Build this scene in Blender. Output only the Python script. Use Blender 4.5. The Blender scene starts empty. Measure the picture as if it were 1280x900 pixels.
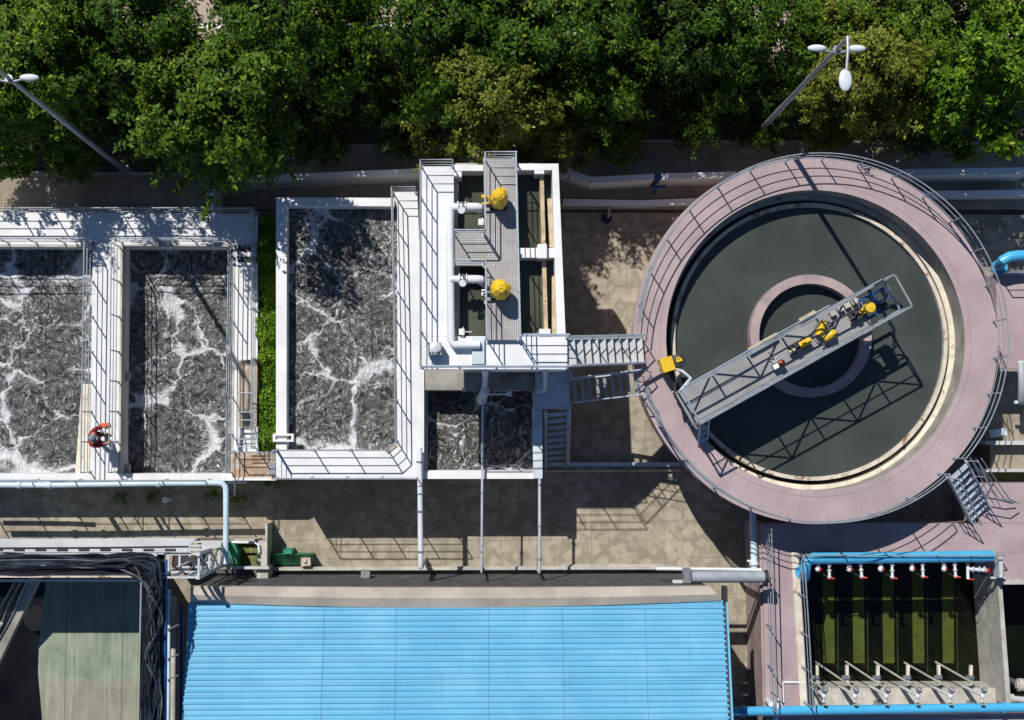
import bpy, math, random
import numpy as np
from mathutils import Vector, Matrix

random.seed(7)
S = bpy.context.scene
COL = S.collection
PI = math.pi

# ------------------------------------------------------------------ camera model
HG = 46.5           # drone height in metres
FP = 1700.0         # focal length in pixels of the 1280 px wide photograph
_uz = Vector((54, 102, FP)).normalized()
_ex = (Vector((1, 0, 0)) - _uz * _uz.x).normalized()
_ey = _uz.cross(_ex)
CAMR = Matrix((_ex, _ey, _uz))


def at(px, py, z=0.0):
    """world point at height z that the photograph shows at pixel px, py"""
    w = CAMR @ Vector((px - 640.0, 450.0 - py, -FP))
    t = (z - HG) / w.z
    return Vector((w.x * t, w.y * t, z))


# ------------------------------------------------------------------ mesh builder
class MB:
    def __init__(self):
        self.v = []
        self.f = []

    def box(self, x0, y0, z0, x1, y1, z1):
        if x0 > x1: x0, x1 = x1, x0
        if y0 > y1: y0, y1 = y1, y0
        if z0 > z1: z0, z1 = z1, z0
        n = len(self.v)
        self.v += [(x0, y0, z0), (x1, y0, z0), (x1, y1, z0), (x0, y1, z0),
                   (x0, y0, z1), (x1, y0, z1), (x1, y1, z1), (x0, y1, z1)]
        self.f += [tuple(n + i for i in q) for q in
                   ((0, 3, 2, 1), (4, 5, 6, 7), (0, 1, 5, 4), (1, 2, 6, 5), (2, 3, 7, 6), (3, 0, 4, 7))]
        return self

    def obox(self, c, ax, ay, az):
        c = Vector(c); ax = Vector(ax); ay = Vector(ay); az = Vector(az)
        n = len(self.v)
        for sz in (-1, 1):
            for sx, sy in ((-1, -1), (1, -1), (1, 1), (-1, 1)):
                self.v.append(tuple(c + ax * sx + ay * sy + az * sz))
        self.f += [tuple(n + i for i in q) for q in
                   ((0, 3, 2, 1), (4, 5, 6, 7), (0, 1, 5, 4), (1, 2, 6, 5), (2, 3, 7, 6), (3, 0, 4, 7))]
        return self

    def bar(self, p, q, w, h=None):
        """square bar from p to q"""
        p = Vector(p); q = Vector(q); h = h or w
        d = (q - p)
        L = d.length
        d.normalize()
        up = Vector((0, 0, 1)) if abs(d.z) < .95 else Vector((1, 0, 0))
        s = d.cross(up).normalized()
        u = s.cross(d)
        return self.obox((p + q) / 2, d * L / 2, s * w / 2, u * h / 2)

    def prism(self, pts, zt, zb):
        """vertical prism of world xy points (counter-clockwise or not)"""
        a = sum(pts[i][0] * pts[(i + 1) % len(pts)][1] - pts[(i + 1) % len(pts)][0] * pts[i][1] for i in range(len(pts)))
        if a < 0: pts = list(reversed(pts))
        n = len(self.v); m = len(pts)
        zts = zt if isinstance(zt, (list, tuple)) else [zt] * m
        if a < 0 and isinstance(zt, (list, tuple)): zts = list(reversed(zts))
        self.v += [(p[0], p[1], zb) for p in pts] + [(p[0], p[1], zz) for p, zz in zip(pts, zts)]
        self.f.append(tuple(n + m + i for i in range(m)))
        self.f.append(tuple(n + m - 1 - i for i in range(m)))
        for i in range(m):
            j = (i + 1) % m
            self.f.append((n + i, n + j, n + m + j, n + m + i))
        return self

    def pq(self, pts, zt, zb):
        """prism over pixel corners taken at height zt"""
        return self.prism([at(x, y, zt)[:2] for x, y in pts], zt, zb)

    def pb(self, x0, y0, x1, y1, zt, zb):
        """axis aligned box over a pixel rectangle taken at height zt"""
        a = at(x0, (y0 + y1) / 2, zt); b = at(x1, (y0 + y1) / 2, zt)
        c = at((x0 + x1) / 2, y0, zt); d = at((x0 + x1) / 2, y1, zt)
        return self.box(a.x, d.y, zb, b.x, c.y, zt)

    def cyl(self, p, q, r, r2=None, n=10, cap=True):
        return self.tube([p, q], r if r2 is None else [r, r2], n, cap)

    def tube(self, path, r, n=8, cap=True, closed=False):
        path = [Vector(p) for p in path]
        m = len(path)
        rs = r if isinstance(r, (list, tuple)) else [r] * m
        base = len(self.v)
        prev = None
        for i, p in enumerate(path):
            if closed:
                d = path[(i + 1) % m] - path[i - 1]
            else:
                d = path[min(i + 1, m - 1)] - path[max(i - 1, 0)]
            if d.length < 1e-9: d = Vector((0, 0, 1))
            d.normalize()
            if prev is None:
                ref = Vector((0, 0, 1)) if abs(d.z) < .9 else Vector((1, 0, 0))
            else:
                ref = prev
            s = d.cross(ref)
            if s.length < 1e-6: s = d.cross(Vector((1, 0, 0)))
            s.normalize()
            u = s.cross(d).normalized()
            prev = u
            for k in range(n):
                a = 2 * PI * k / n
                self.v.append(tuple(p + (s * math.cos(a) + u * math.sin(a)) * rs[i]))
        for i in range(m if closed else m - 1):
            j = (i + 1) % m
            for k in range(n):
                l = (k + 1) % n
                self.f.append((base + i * n + k, base + i * n + l, base + j * n + l, base + j * n + k))
        if cap and not closed:
            self.f.append(tuple(base + n - 1 - k for k in range(n)))
            self.f.append(tuple(base + (m - 1) * n + k for k in range(n)))
        return self

    def lathe(self, c, prof, n=24, a0=0.0, a1=2 * PI):
        """revolve (r, z) profile round the vertical through c"""
        base = len(self.v); m = len(prof)
        full = abs(a1 - a0 - 2 * PI) < 1e-6
        cnt = n if full else n + 1
        for k in range(cnt):
            a = a0 + (a1 - a0) * k / n
            for r, z in prof:
                self.v.append((c[0] + r * math.cos(a), c[1] + r * math.sin(a), c[2] + z))
        for k in range(n):
            l = (k + 1) % cnt
            for i in range(m - 1):
                self.f.append((base + k * m + i, base + l * m + i, base + l * m + i + 1, base + k * m + i + 1))
        return self

    def ball(self, c, rx, ry, rz, n=14, m=8, rot=None):
        base = len(self.v)
        c = Vector(c)
        for i in range(m + 1):
            t = PI * i / m
            for k in range(n):
                a = 2 * PI * k / n
                p = Vector((rx * math.sin(t) * math.cos(a), ry * math.sin(t) * math.sin(a), rz * math.cos(t)))
                if rot is not None: p = rot @ p
                self.v.append(tuple(c + p))
        for i in range(m):
            for k in range(n):
                l = (k + 1) % n
                self.f.append((base + i * n + k, base + (i + 1) * n + k, base + (i + 1) * n + l, base + i * n + l))
        return self

    def build(self, name, mat, parent=None, smooth=False, origin=None):
        if parent is not None:
            o0 = Vector(parent.get('_o', (0, 0, 0)))
        elif origin is not None:
            o0 = Vector(origin)
        else:
            a = np.array(self.v)
            lo, hi = a.min(0), a.max(0)
            o0 = Vector(((lo[0] + hi[0]) / 2, (lo[1] + hi[1]) / 2, lo[2]))
        me = bpy.data.meshes.new(name)
        me.from_pydata([(x - o0.x, y - o0.y, z - o0.z) for x, y, z in self.v], [], self.f)
        me.materials.append(mat)
        me.update()
        if smooth:
            me.polygons.foreach_set('use_smooth', [True] * len(me.polygons))
            try:
                me.set_sharp_from_angle(angle=math.radians(40))
            except Exception:
                pass
        o = bpy.data.objects.new(name, me)
        COL.objects.link(o)
        o['_o'] = tuple(o0)
        if parent is None:
            o.location = o0
        else:
            o.parent = parent
        return o


def tag(o, label=None, cat=None, group=None, kind=None):
    if label: o['label'] = label
    if cat: o['category'] = cat
    if group: o['group'] = group
    if kind: o['kind'] = kind
    return o


def thing(name, loc, label, cat, group=None):
    o = bpy.data.objects.new(name, None)
    o.empty_display_size = .3
    COL.objects.link(o)
    o.location = loc
    o['_o'] = tuple(loc)
    return tag(o, label, cat, group)


def dup(root, loc, label, rotz=0.0, scale=None):
    r = root.copy(); COL.objects.link(r)
    r.location = loc
    r.rotation_euler = (0, 0, rotz)
    if scale: r.scale = (scale, scale, scale)
    r['label'] = label
    for ch in list(root.children):
        c = ch.copy(); COL.objects.link(c); c.parent = r
        for g in list(ch.children):
            d = g.copy(); COL.objects.link(d); d.parent = c
    return r


def structure(o):
    o['kind'] = 'structure'
    return o


# ------------------------------------------------------------------ materials
class NT:
    def __init__(self, name):
        self.m = bpy.data.materials.new(name)
        self.m.use_nodes = True
        self.t = self.m.node_tree
        self.t.nodes.clear()
        self.out = self.n('ShaderNodeOutputMaterial')
        self.b = self.n('ShaderNodeBsdfPrincipled')
        self.l(self.b.outputs[0], self.out.inputs[0])
        self.geo = self.n('ShaderNodeNewGeometry')
        self.pos = self.geo.outputs['Position']

    def n(self, t, **kw):
        x = self.t.nodes.new(t)
        for k, v in kw.items(): setattr(x, k, v)
        return x

    def l(self, a, b): self.t.links.new(a, b)

    def setin(self, sock, v):
        if hasattr(v, 'is_output') or isinstance(v, bpy.types.NodeSocket):
            self.l(v, sock)
        else:
            if isinstance(v, (tuple, list)) and len(v) == 3 and sock.type == 'RGBA': v = (*v, 1)
            sock.default_value = v

    def math(self, op, a, b=0.0, c=None, clamp=False):
        x = self.n('ShaderNodeMath', operation=op, use_clamp=clamp)
        self.setin(x.inputs[0], a); self.setin(x.inputs[1], b)
        if c is not None: self.setin(x.inputs[2], c)
        return x.outputs[0]

    def noise(self, scale, detail=3, rough=.55, dist=0.0, vec=None, w=None):
        x = self.n('ShaderNodeTexNoise')
        self.l(vec or self.pos, x.inputs['Vector'])
        x.inputs['Scale'].default_value = scale
        x.inputs['Detail'].default_value = detail
        x.inputs['Roughness'].default_value = rough
        x.inputs['Distortion'].default_value = dist
        return x

    def step(self, v, lo, hi, o0=0.0, o1=1.0, smooth=True):
        x = self.n('ShaderNodeMapRange')
        x.interpolation_type = 'SMOOTHSTEP' if smooth else 'LINEAR'
        self.setin(x.inputs[0], v)
        for i, q in zip((1, 2, 3, 4), (lo, hi, o0, o1)): self.setin(x.inputs[i], q)
        return x.outputs[0]

    def mix(self, f, a, b, mode='MIX'):
        x = self.n('ShaderNodeMix', data_type='RGBA', blend_type=mode)
        self.setin(x.inputs[0], f); self.setin(x.inputs[6], a); self.setin(x.inputs[7], b)
        return x.outputs[2]

    def map(self, scale=(1, 1, 1), rot=(0, 0, 0), loc=(0, 0, 0), vec=None):
        x = self.n('ShaderNodeMapping')
        self.l(vec or self.pos, x.inputs[0])
        x.inputs['Location'].default_value = loc
        x.inputs['Rotation'].default_value = rot
        x.inputs['Scale'].default_value = scale
        return x.outputs[0]

    def bump(self, h, strength=.3, dist=.02):
        x = self.n('ShaderNodeBump')
        x.inputs['Strength'].default_value = strength
        x.inputs['Distance'].default_value = dist
        self.l(h, x.inputs['Height'])
        self.l(x.outputs[0], self.b.inputs['Normal'])

    def set(self, **kw):
        names = dict(col='Base Color', rough='Roughness', metal='Metallic', spec='Specular IOR Level', ior='IOR', coat='Coat Weight')
        for k, v in kw.items(): self.setin(self.b.inputs[names[k]], v)
        return self


def sc(c, k): return tuple(x * k for x in c)


def surf(name, col, rough=.7, metal=0.0, var=.25, vs=1.2, grime=None, gs=.7, gt=(.55, .75), fine=.12, fs=25, bump=.0, spec=.4, streak=None):
    """weathered paint / concrete: broad tone changes, fine grain, patches of grime"""
    t = NT(name)
    n1 = t.noise(vs, 5, .6)
    c = t.mix(t.step(n1.outputs[0], .3, .7), sc(col, 1 - var), sc(col, min(1 + var * .4, 1.25)))
    if fine:
        n2 = t.noise(fs, 3, .7)
        k = t.step(n2.outputs[0], .3, .7, 1 - fine, 1 + fine * .5)
        c = t.mix(1.0, c, t.comb(k) if hasattr(t, 'comb') else k, 'MULTIPLY')
    if grime:
        n3 = t.noise(gs, 6, .65, .6)
        c = t.mix(t.step(n3.outputs[0], gt[0], gt[1]), c, grime)
    if streak:
        n4 = t.noise(1.0, 4, .6, vec=t.map(scale=streak[1]))
        c = t.mix(t.step(n4.outputs[0], .55, .8, 0, streak[2]), c, streak[0])
    t.set(col=c, rough=rough, metal=metal, spec=spec)
    if bump:
        nb = t.noise(18, 5, .7)
        t.bump(nb.outputs[0], bump, .01)
    return t.m


def gridlines(t, c, pitch_x, pitch_y, width, dark, rot=0.0, amount=1.0, loc=(0, 0, 0)):
    """thin joint lines on a rectangular grid"""
    v = t.map(rot=(0, 0, rot), loc=loc)
    s = t.n('ShaderNodeSeparateXYZ'); t.l(v, s.inputs[0])
    m = None
    for ax, p in ((0, pitch_x), (1, pitch_y)):
        if not p: continue
        f = t.math('FRACT', t.math('DIVIDE', s.outputs[ax], p))
        d = t.math('ABSOLUTE', t.math('SUBTRACT', f, .5))
        e = t.step(d, .5 - width / p, .5 - width / p * .4)
        m = e if m is None else t.math('MAXIMUM', m, e)
    m = t.math('MULTIPLY', m, amount)
    return t.mix(m, c, dark), m


WHITE = (.74, .75, .75)
M = {}
M['white_wall'] = surf('white_painted_concrete', (.82, .82, .82), .75, var=.12, vs=.9, grime=(.42, .38, .31), gs=1.3, gt=(.62, .86), fine=.06, streak=((.45, .42, .36), (5, 5, .6), .35))


def white_deck(name, px, py, w, dark, am, base=(.76, .77, .78)):
    t = NT(name)
    n1 = t.noise(1.1, 5, .65)
    c = t.mix(t.step(n1.outputs[0], .3, .72), sc(base, .86), base)
    n2 = t.noise(30, 2, .6)
    c = t.mix(t.step(n2.outputs[0], .35, .7, 0, .16), c, (.45, .46, .48))
    n3 = t.noise(2.6, 6, .7, 1.0)
    c = t.mix(t.step(n3.outputs[0], .58, .8, 0, .55), c, (.44, .41, .36))
    n5 = t.noise(.7, 6, .7, .5)
    c = t.mix(t.step(n5.outputs[0], .50, .72, 0, .35), c, (.52, .52, .51))
    n6 = t.noise(8, 4, .7)
    c = t.mix(t.step(n6.outputs[0], .68, .76, 0, .5), c, (.30, .26, .22))
    c, m = gridlines(t, c, px, py, w, dark, 0, am)
    t.set(col=c, rough=.65, spec=.35)
    return t.m


M['deck'] = white_deck('white_deck_tiles', .10, .10, .012, (.45, .47, .50), .14, (.84, .85, .86))
M['deck_plank'] = white_deck('white_deck_boards', .18, 3.1, .014, (.45, .45, .45), .22, (.84, .845, .85))
M['bright_white'] = surf('bright_white_wall_paint', (.88, .89, .90), .6, var=.06, vs=1.2, grime=(.60, .58, .54), gs=1.3, gt=(.66, .88), fine=.04)
M['blue_deck'] = surf('pale_blue_steel_deck', (.60, .68, .73), .5, var=.2, grime=(.3, .26, .22), gs=2, gt=(.66, .8))
M['concrete'] = surf('grey_concrete', (.36, .34, .30), .85, var=.3, vs=1.6, grime=(.18, .16, .13), gs=1.1, gt=(.6, .8), fine=.15, bump=.2)
M['lightcon'] = surf('pale_concrete', (.52, .50, .45), .85, var=.25, vs=2.0, grime=(.27, .25, .20), gs=1.5, gt=(.58, .82), fine=.12, bump=.2, streak=((.2, .19, .16), (6, 6, .5), .5))
M['beige'] = surf('beige_concrete_coping', (.52, .46, .38), .85, var=.2, vs=.8, grime=(.34, .30, .25), gs=1.0, gt=(.55, .8), fine=.1)
M['timber'] = surf('weathered_beige_boards', (.50, .42, .32), .8, var=.3, vs=2.5, grime=(.22, .17, .12), gs=2.5, gt=(.6, .78), fine=.15, streak=((.22, .18, .13), (12, .8, 1), .6))
M['stain'] = surf('brown_stained_concrete', (.42, .29, .20), .85, var=.45, vs=2.2, grime=(.55, .48, .40), gs=1.6, gt=(.5, .62))
M['steel'] = surf('galvanised_steel', (.42, .44, .46), .42, .75, var=.25, vs=4, grime=(.24, .20, .17), gs=5, gt=(.68, .8), fine=.05)
M['pale_steel'] = surf('pale_painted_steel', (.62, .65, .68), .4, .2, var=.15, vs=4, grime=(.33, .25, .18), gs=6, gt=(.68, .8), fine=.04)
M['dark_steel'] = surf('dark_steel', (.05, .055, .06), .5, .3, var=.3, vs=6)
M['rail'] = surf('grey_painted_rail', (.36, .40, .44), .4, .3, var=.2, vs=3, grime=(.25, .18, .12), gs=7, gt=(.68, .8), fine=.03)
M['pale_rail'] = surf('pale_blue_grey_rail', (.50, .56, .62), .4, .2, var=.15, vs=3, fine=.03)
M['pipe_white'] = surf('white_pipe_paint', (.74, .77, .79), .35, var=.08, vs=2, grime=(.45, .42, .38), gs=3, gt=(.66, .85), fine=.03)
M['pipe_pale'] = surf('pale_blue_pipe_paint', (.55, .70, .80), .35, var=.12, vs=1.4, grime=(.40, .42, .42), gs=2, gt=(.66, .85), fine=.03)
M['pipe_blue'] = surf('bright_blue_pipe_paint', (.07, .42, .72), .32, var=.12, vs=1.5, grime=(.28, .46, .56), gs=2.0, gt=(.62, .8), fine=.04)
M['blue_paint'] = surf('deep_blue_machine_paint', (.015, .09, .28), .35, var=.2, vs=5)
M['grey_pipe'] = surf('grey_lined_pipe', (.34, .38, .42), .6, var=.2, vs=3, fine=.25, fs=40)
M['yellow'] = surf('yellow_machine_paint', (.78, .50, .025), .4, var=.12, vs=6, grime=(.30, .19, .05), gs=7, gt=(.66, .8), fine=.05)
M['red'] = surf('red_valve_paint', (.50, .03, .025), .4, var=.2, vs=8)
M['rust'] = surf('rusty_cream_paint', (.66, .60, .50), .7, var=.2, vs=3, grime=(.24, .12, .05), gs=3.2, gt=(.54, .66), fine=.1)
M['weir'] = surf('stained_cream_weir', (.72, .66, .55), .7, var=.2, vs=2.5, grime=(.26, .15, .07), gs=2.6, gt=(.56, .70), fine=.1)
M['rust_beige'] = surf('stained_yellow_beige_plate', (.58, .47, .30), .8, var=.3, vs=3, grime=(.20, .12, .05), gs=3.0, gt=(.56, .7), fine=.15)
M['green_paint'] = surf('green_painted_panel', (.02, .25, .12), .6, var=.3, vs=4, grime=(.20, .22, .14), gs=4, gt=(.6, .72))
M['algae'] = surf('algae_green_floor', (.15, .17, .045), .9, var=.4, vs=3, grime=(.32, .29, .22), gs=2, gt=(.56, .7))
M['dark_wall'] = surf('dark_grey_render', (.10, .10, .105), .8, var=.4, vs=2.2, grime=(.2, .19, .18), gs=1.6, gt=(.6, .75), fine=.25, fs=14)
M['black'] = surf('black_plastic', (.012, .012, .014), .35, var=.3, vs=6)
M['cable'] = surf('black_cable_sheath', (.020, .022, .028), .32, var=.5, vs=3, fine=.2, fs=30)
M['cable_navy'] = surf('navy_cable_sheath', (.035, .050, .080), .32, var=.5, vs=3, fine=.2, fs=30)
M['cable_grey'] = surf('dusty_grey_cable_sheath', (.13, .14, .155), .45, var=.5, vs=3, fine=.2, fs=30)
M['cover'] = surf('pale_grey_cover_sheet', (.56, .57, .56), .6, var=.15, vs=1.5, grime=(.34, .33, .30), gs=2.4, gt=(.6, .8), fine=.08)
M['soil'] = surf('bare_soil', (.09, .075, .055), .95, var=.4, vs=1.5, fine=.4, fs=12)
M['lamp_shell'] = surf('pale_lamp_housing', (.66, .70, .74), .3, var=.05, vs=5, fine=.0)
M['lamp_pole'] = surf('grey_lamp_pole', (.40, .42, .45), .4, .4, var=.15, vs=2, fine=.0)
M['pinkwall'] = surf('pale_pink_render', (.42, .325, .32), .8, var=.25, vs=1.2, grime=(.30, .23, .22), gs=1.2, gt=(.6, .8), fine=.1)


def m_paving():
    t = NT('stone_paving')
    base = (.435, .388, .305)
    n = t.noise(.35, 5, .6)
    c = t.mix(t.step(n.outputs[0], .35, .68), sc(base, .74), sc(base, 1.10))
    dn = t.noise(3.5, 4, .6)
    av = t.n('ShaderNodeVectorMath', operation='MULTIPLY_ADD')
    t.l(dn.outputs[1], av.inputs[0]); av.inputs[1].default_value = (.42, .42, 0); t.l(t.pos, av.inputs[2])
    vo = t.n('ShaderNodeTexVoronoi', feature='SMOOTH_F1'); t.l(av.outputs[0], vo.inputs['Vector']); vo.inputs['Scale'].default_value = 2.9; vo.inputs['Smoothness'].default_value = .35
    vc = t.n('ShaderNodeTexVoronoi', feature='F1'); t.l(av.outputs[0], vc.inputs['Vector']); vc.inputs['Scale'].default_value = 2.9
    s = t.n('ShaderNodeSeparateColor'); t.l(vc.outputs['Color'], s.inputs[0])
    c = t.mix(t.step(s.outputs[0], 0, 1, 0, .46, False), c, sc(base, .58))
    c = t.mix(t.step(s.outputs[1], .5, 1, 0, .18, False), c, (.46, .33, .25))
    wk = t.noise(2.2, 3, .6)
    e = t.math('MULTIPLY', t.step(vo.outputs[0], .40, .58, 0, .75), t.step(wk.outputs[0], .36, .58, .30, .85))
    c = t.mix(e, c, (.17, .145, .105))
    dv = t.n('ShaderNodeVectorMath', operation='MULTIPLY_ADD')
    t.l(dn.outputs[1], dv.inputs[0]); dv.inputs[1].default_value = (.05, .05, 0); t.l(t.map(loc=(.13, .21, 0)), dv.inputs[2])
    sx = t.n('ShaderNodeSeparateXYZ'); t.l(dv.outputs[0], sx.inputs[0])
    g = None
    for ax in (0, 1):
        d = t.math('ABSOLUTE', t.math('SUBTRACT', t.math('FRACT', t.math('DIVIDE', sx.outputs[ax], .62)), .5))
        e2 = t.step(d, .462, .49)
        g = e2 if g is None else t.math('MAXIMUM', g, e2)
    c = t.mix(t.math('MULTIPLY', g, t.step(wk.outputs[0], .35, .6, .70, .25)), c, (.15, .132, .10))
    n2 = t.noise(1.4, 6, .7, .8)
    c = t.mix(t.step(n2.outputs[0], .57, .76, 0, .45), c, (.21, .19, .15))
    n4 = t.noise(4.5, 5, .7, .5)
    c = t.mix(t.step(n4.outputs[0], .54, .74, 0, .32), c, (.23, .205, .16))
    n3 = t.noise(22, 3, .7)
    c = t.mix(t.step(n3.outputs[0], .35, .7, 0, .28), c, (.52, .46, .36))
    t.set(col=c, rough=.92, spec=.25)
    t.bump(t.math('SUBTRACT', n3.outputs[0], e), .4, .012)
    return t.m


def m_slab(name, base, px, py):
    t = NT(name)
    n = t.noise(.6, 5, .6)
    c = t.mix(t.step(n.outputs[0], .35, .68), sc(base, .7), sc(base, 1.1))
    c, m = gridlines(t, c, px, py, .022, sc(base, .4), 0, .7)
    n3 = t.noise(16, 4, .7)
    c = t.mix(t.step(n3.outputs[0], .35, .72, 0, .25), c, sc(base, 1.35))
    n2 = t.noise(1.6, 6, .7, .8)
    c = t.mix(t.step(n2.outputs[0], .58, .75, 0, .5), c, sc(base, .55))
    t.set(col=c, rough=.9, spec=.25)
    t.bump(n3.outputs[0], .25, .01)
    return t.m


M['paving'] = m_paving()
M['path'] = m_slab('path_slabs', (.34, .29, .22), 1.45, .9)
M['road'] = m_slab('pale_road_slabs', (.50, .40, .35), 2.4, 1.8)
M['yard'] = m_slab('plain_concrete_yard', (.36, .31, .24), 1.9, 1.4)


def m_grating(name, rot, base=(.46, .44, .43), hole=(.20, .195, .195), p=.062):
    t = NT(name)
    n = t.noise(1.3, 4, .6)
    c = t.mix(t.step(n.outputs[0], .35, .68), sc(base, .82), sc(base, 1.1))
    v = t.map(rot=(0, 0, rot))
    s = t.n('ShaderNodeSeparateXYZ'); t.l(v, s.inputs[0])
    m = None
    for ax in (0, 1):
        f = t.math('FRACT', t.math('DIVIDE', s.outputs[ax], p))
        d = t.math('ABSOLUTE', t.math('SUBTRACT', f, .5))
        e = t.step(d, .36, .28)
        m = e if m is None else t.math('MULTIPLY', m, e)
    c = t.mix(m, c, hole)
    n3 = t.noise(3.0, 5, .7)
    c = t.mix(t.step(n3.outputs[0], .62, .78, 0, .6), c, (.26, .20, .14))
    t.set(col=c, rough=.6, metal=.1, spec=.35)
    return t.m


BR_ANG = math.atan2(492 - 345, 1118 - 855)
M['grating'] = m_grating('steel_grating', 0)
M['grating_bridge'] = m_grating('bridge_grating', -BR_ANG, (.40, .395, .385), (.17, .172, .18), .062)


def m_pink_ring():
    t = NT('pink_painted_deck_with_seams')
    base = (.405, .315, .325)
    tc = t.n('ShaderNodeTexCoord')
    s = t.n('ShaderNodeSeparateXYZ'); t.l(tc.outputs['Object'], s.inputs[0])
    ang = t.math('ARCTAN2', s.outputs[1], s.outputs[0])
    r = t.math('SQRT', t.math('ADD', t.math('MULTIPLY', s.outputs[0], s.outputs[0]), t.math('MULTIPLY', s.outputs[1], s.outputs[1])))
    n = t.noise(.8, 5, .6)
    c = t.mix(t.step(n.outputs[0], .3, .7), sc(base, .86), sc(base, 1.08))
    k = t.math('DIVIDE', t.math('ADD', ang, PI), 2 * PI / 56)
    fl = t.math('FLOOR', k)
    wn = t.n('ShaderNodeTexWhiteNoise', noise_dimensions='1D'); t.l(fl, wn.inputs['W'])
    c = t.mix(t.step(wn.outputs[0], 0, 1, 0, .12, False), c, sc(base, .7))
    d = t.math('ABSOLUTE', t.math('SUBTRACT', t.math('FRACT', k), .5))
    seam = t.step(d, .472, .49, 0, .30)
    rim = t.math('MULTIPLY', t.step(t.math('ABSOLUTE', t.math('SUBTRACT', r, 4.93)), .0, .022, .6, 0), 1.0)
    c = t.mix(t.math('MAXIMUM', seam, rim), c, (.17, .12, .13))
    n2 = t.noise(1.9, 6, .72, .9)
    c = t.mix(t.step(n2.outputs[0], .62, .78, 0, .5), c, (.33, .25, .24))
    n6 = t.noise(.55, 6, .7, .8)
    c = t.mix(t.step(n6.outputs[0], .48, .70, 0, .40), c, (.45, .385, .375))
    n7 = t.noise(3.4, 6, .72, .4)
    c = t.mix(t.step(n7.outputs[0], .60, .70, 0, .35), c, (.26, .20, .20))
    n4 = t.noise(9, 3, .6)
    c = t.mix(t.step(n4.outputs[0], .68, .74, 0, .6), c, (.24, .16, .10))
    n3 = t.noise(28, 3, .7)
    c = t.mix(t.step(n3.outputs[0], .35, .7, 0, .12), c, (.62, .50, .52))
    t.set(col=c, rough=.72, spec=.3)
    return t.m


def m_pink_flat():
    t = NT('pink_painted_concrete')
    base = (.395, .305, .320)
    n = t.noise(.8, 5, .6)
    c = t.mix(t.step(n.outputs[0], .3, .7), sc(base, .84), sc(base, 1.08))
    c, m = gridlines(t, c, 0, .55, .012, (.25, .18, .19), 0, .35)
    n2 = t.noise(1.9, 6, .72, .9)
    c = t.mix(t.step(n2.outputs[0], .6, .78, 0, .5), c, (.30, .225, .22))
    n6 = t.noise(.55, 6, .7, .8)
    c = t.mix(t.step(n6.outputs[0], .48, .70, 0, .40), c, (.45, .385, .375))
    n7 = t.noise(3.4, 6, .72, .4)
    c = t.mix(t.step(n7.outputs[0], .60, .70, 0, .35), c, (.26, .20, .20))
    n4 = t.noise(7, 3, .6)
    c = t.mix(t.step(n4.outputs[0], .68, .75, 0, .6), c, (.22, .15, .10))
    t.set(col=c, rough=.75, spec=.3)
    return t.m


M['pink_ring'] = m_pink_ring()
M['pink'] = m_pink_flat()


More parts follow.
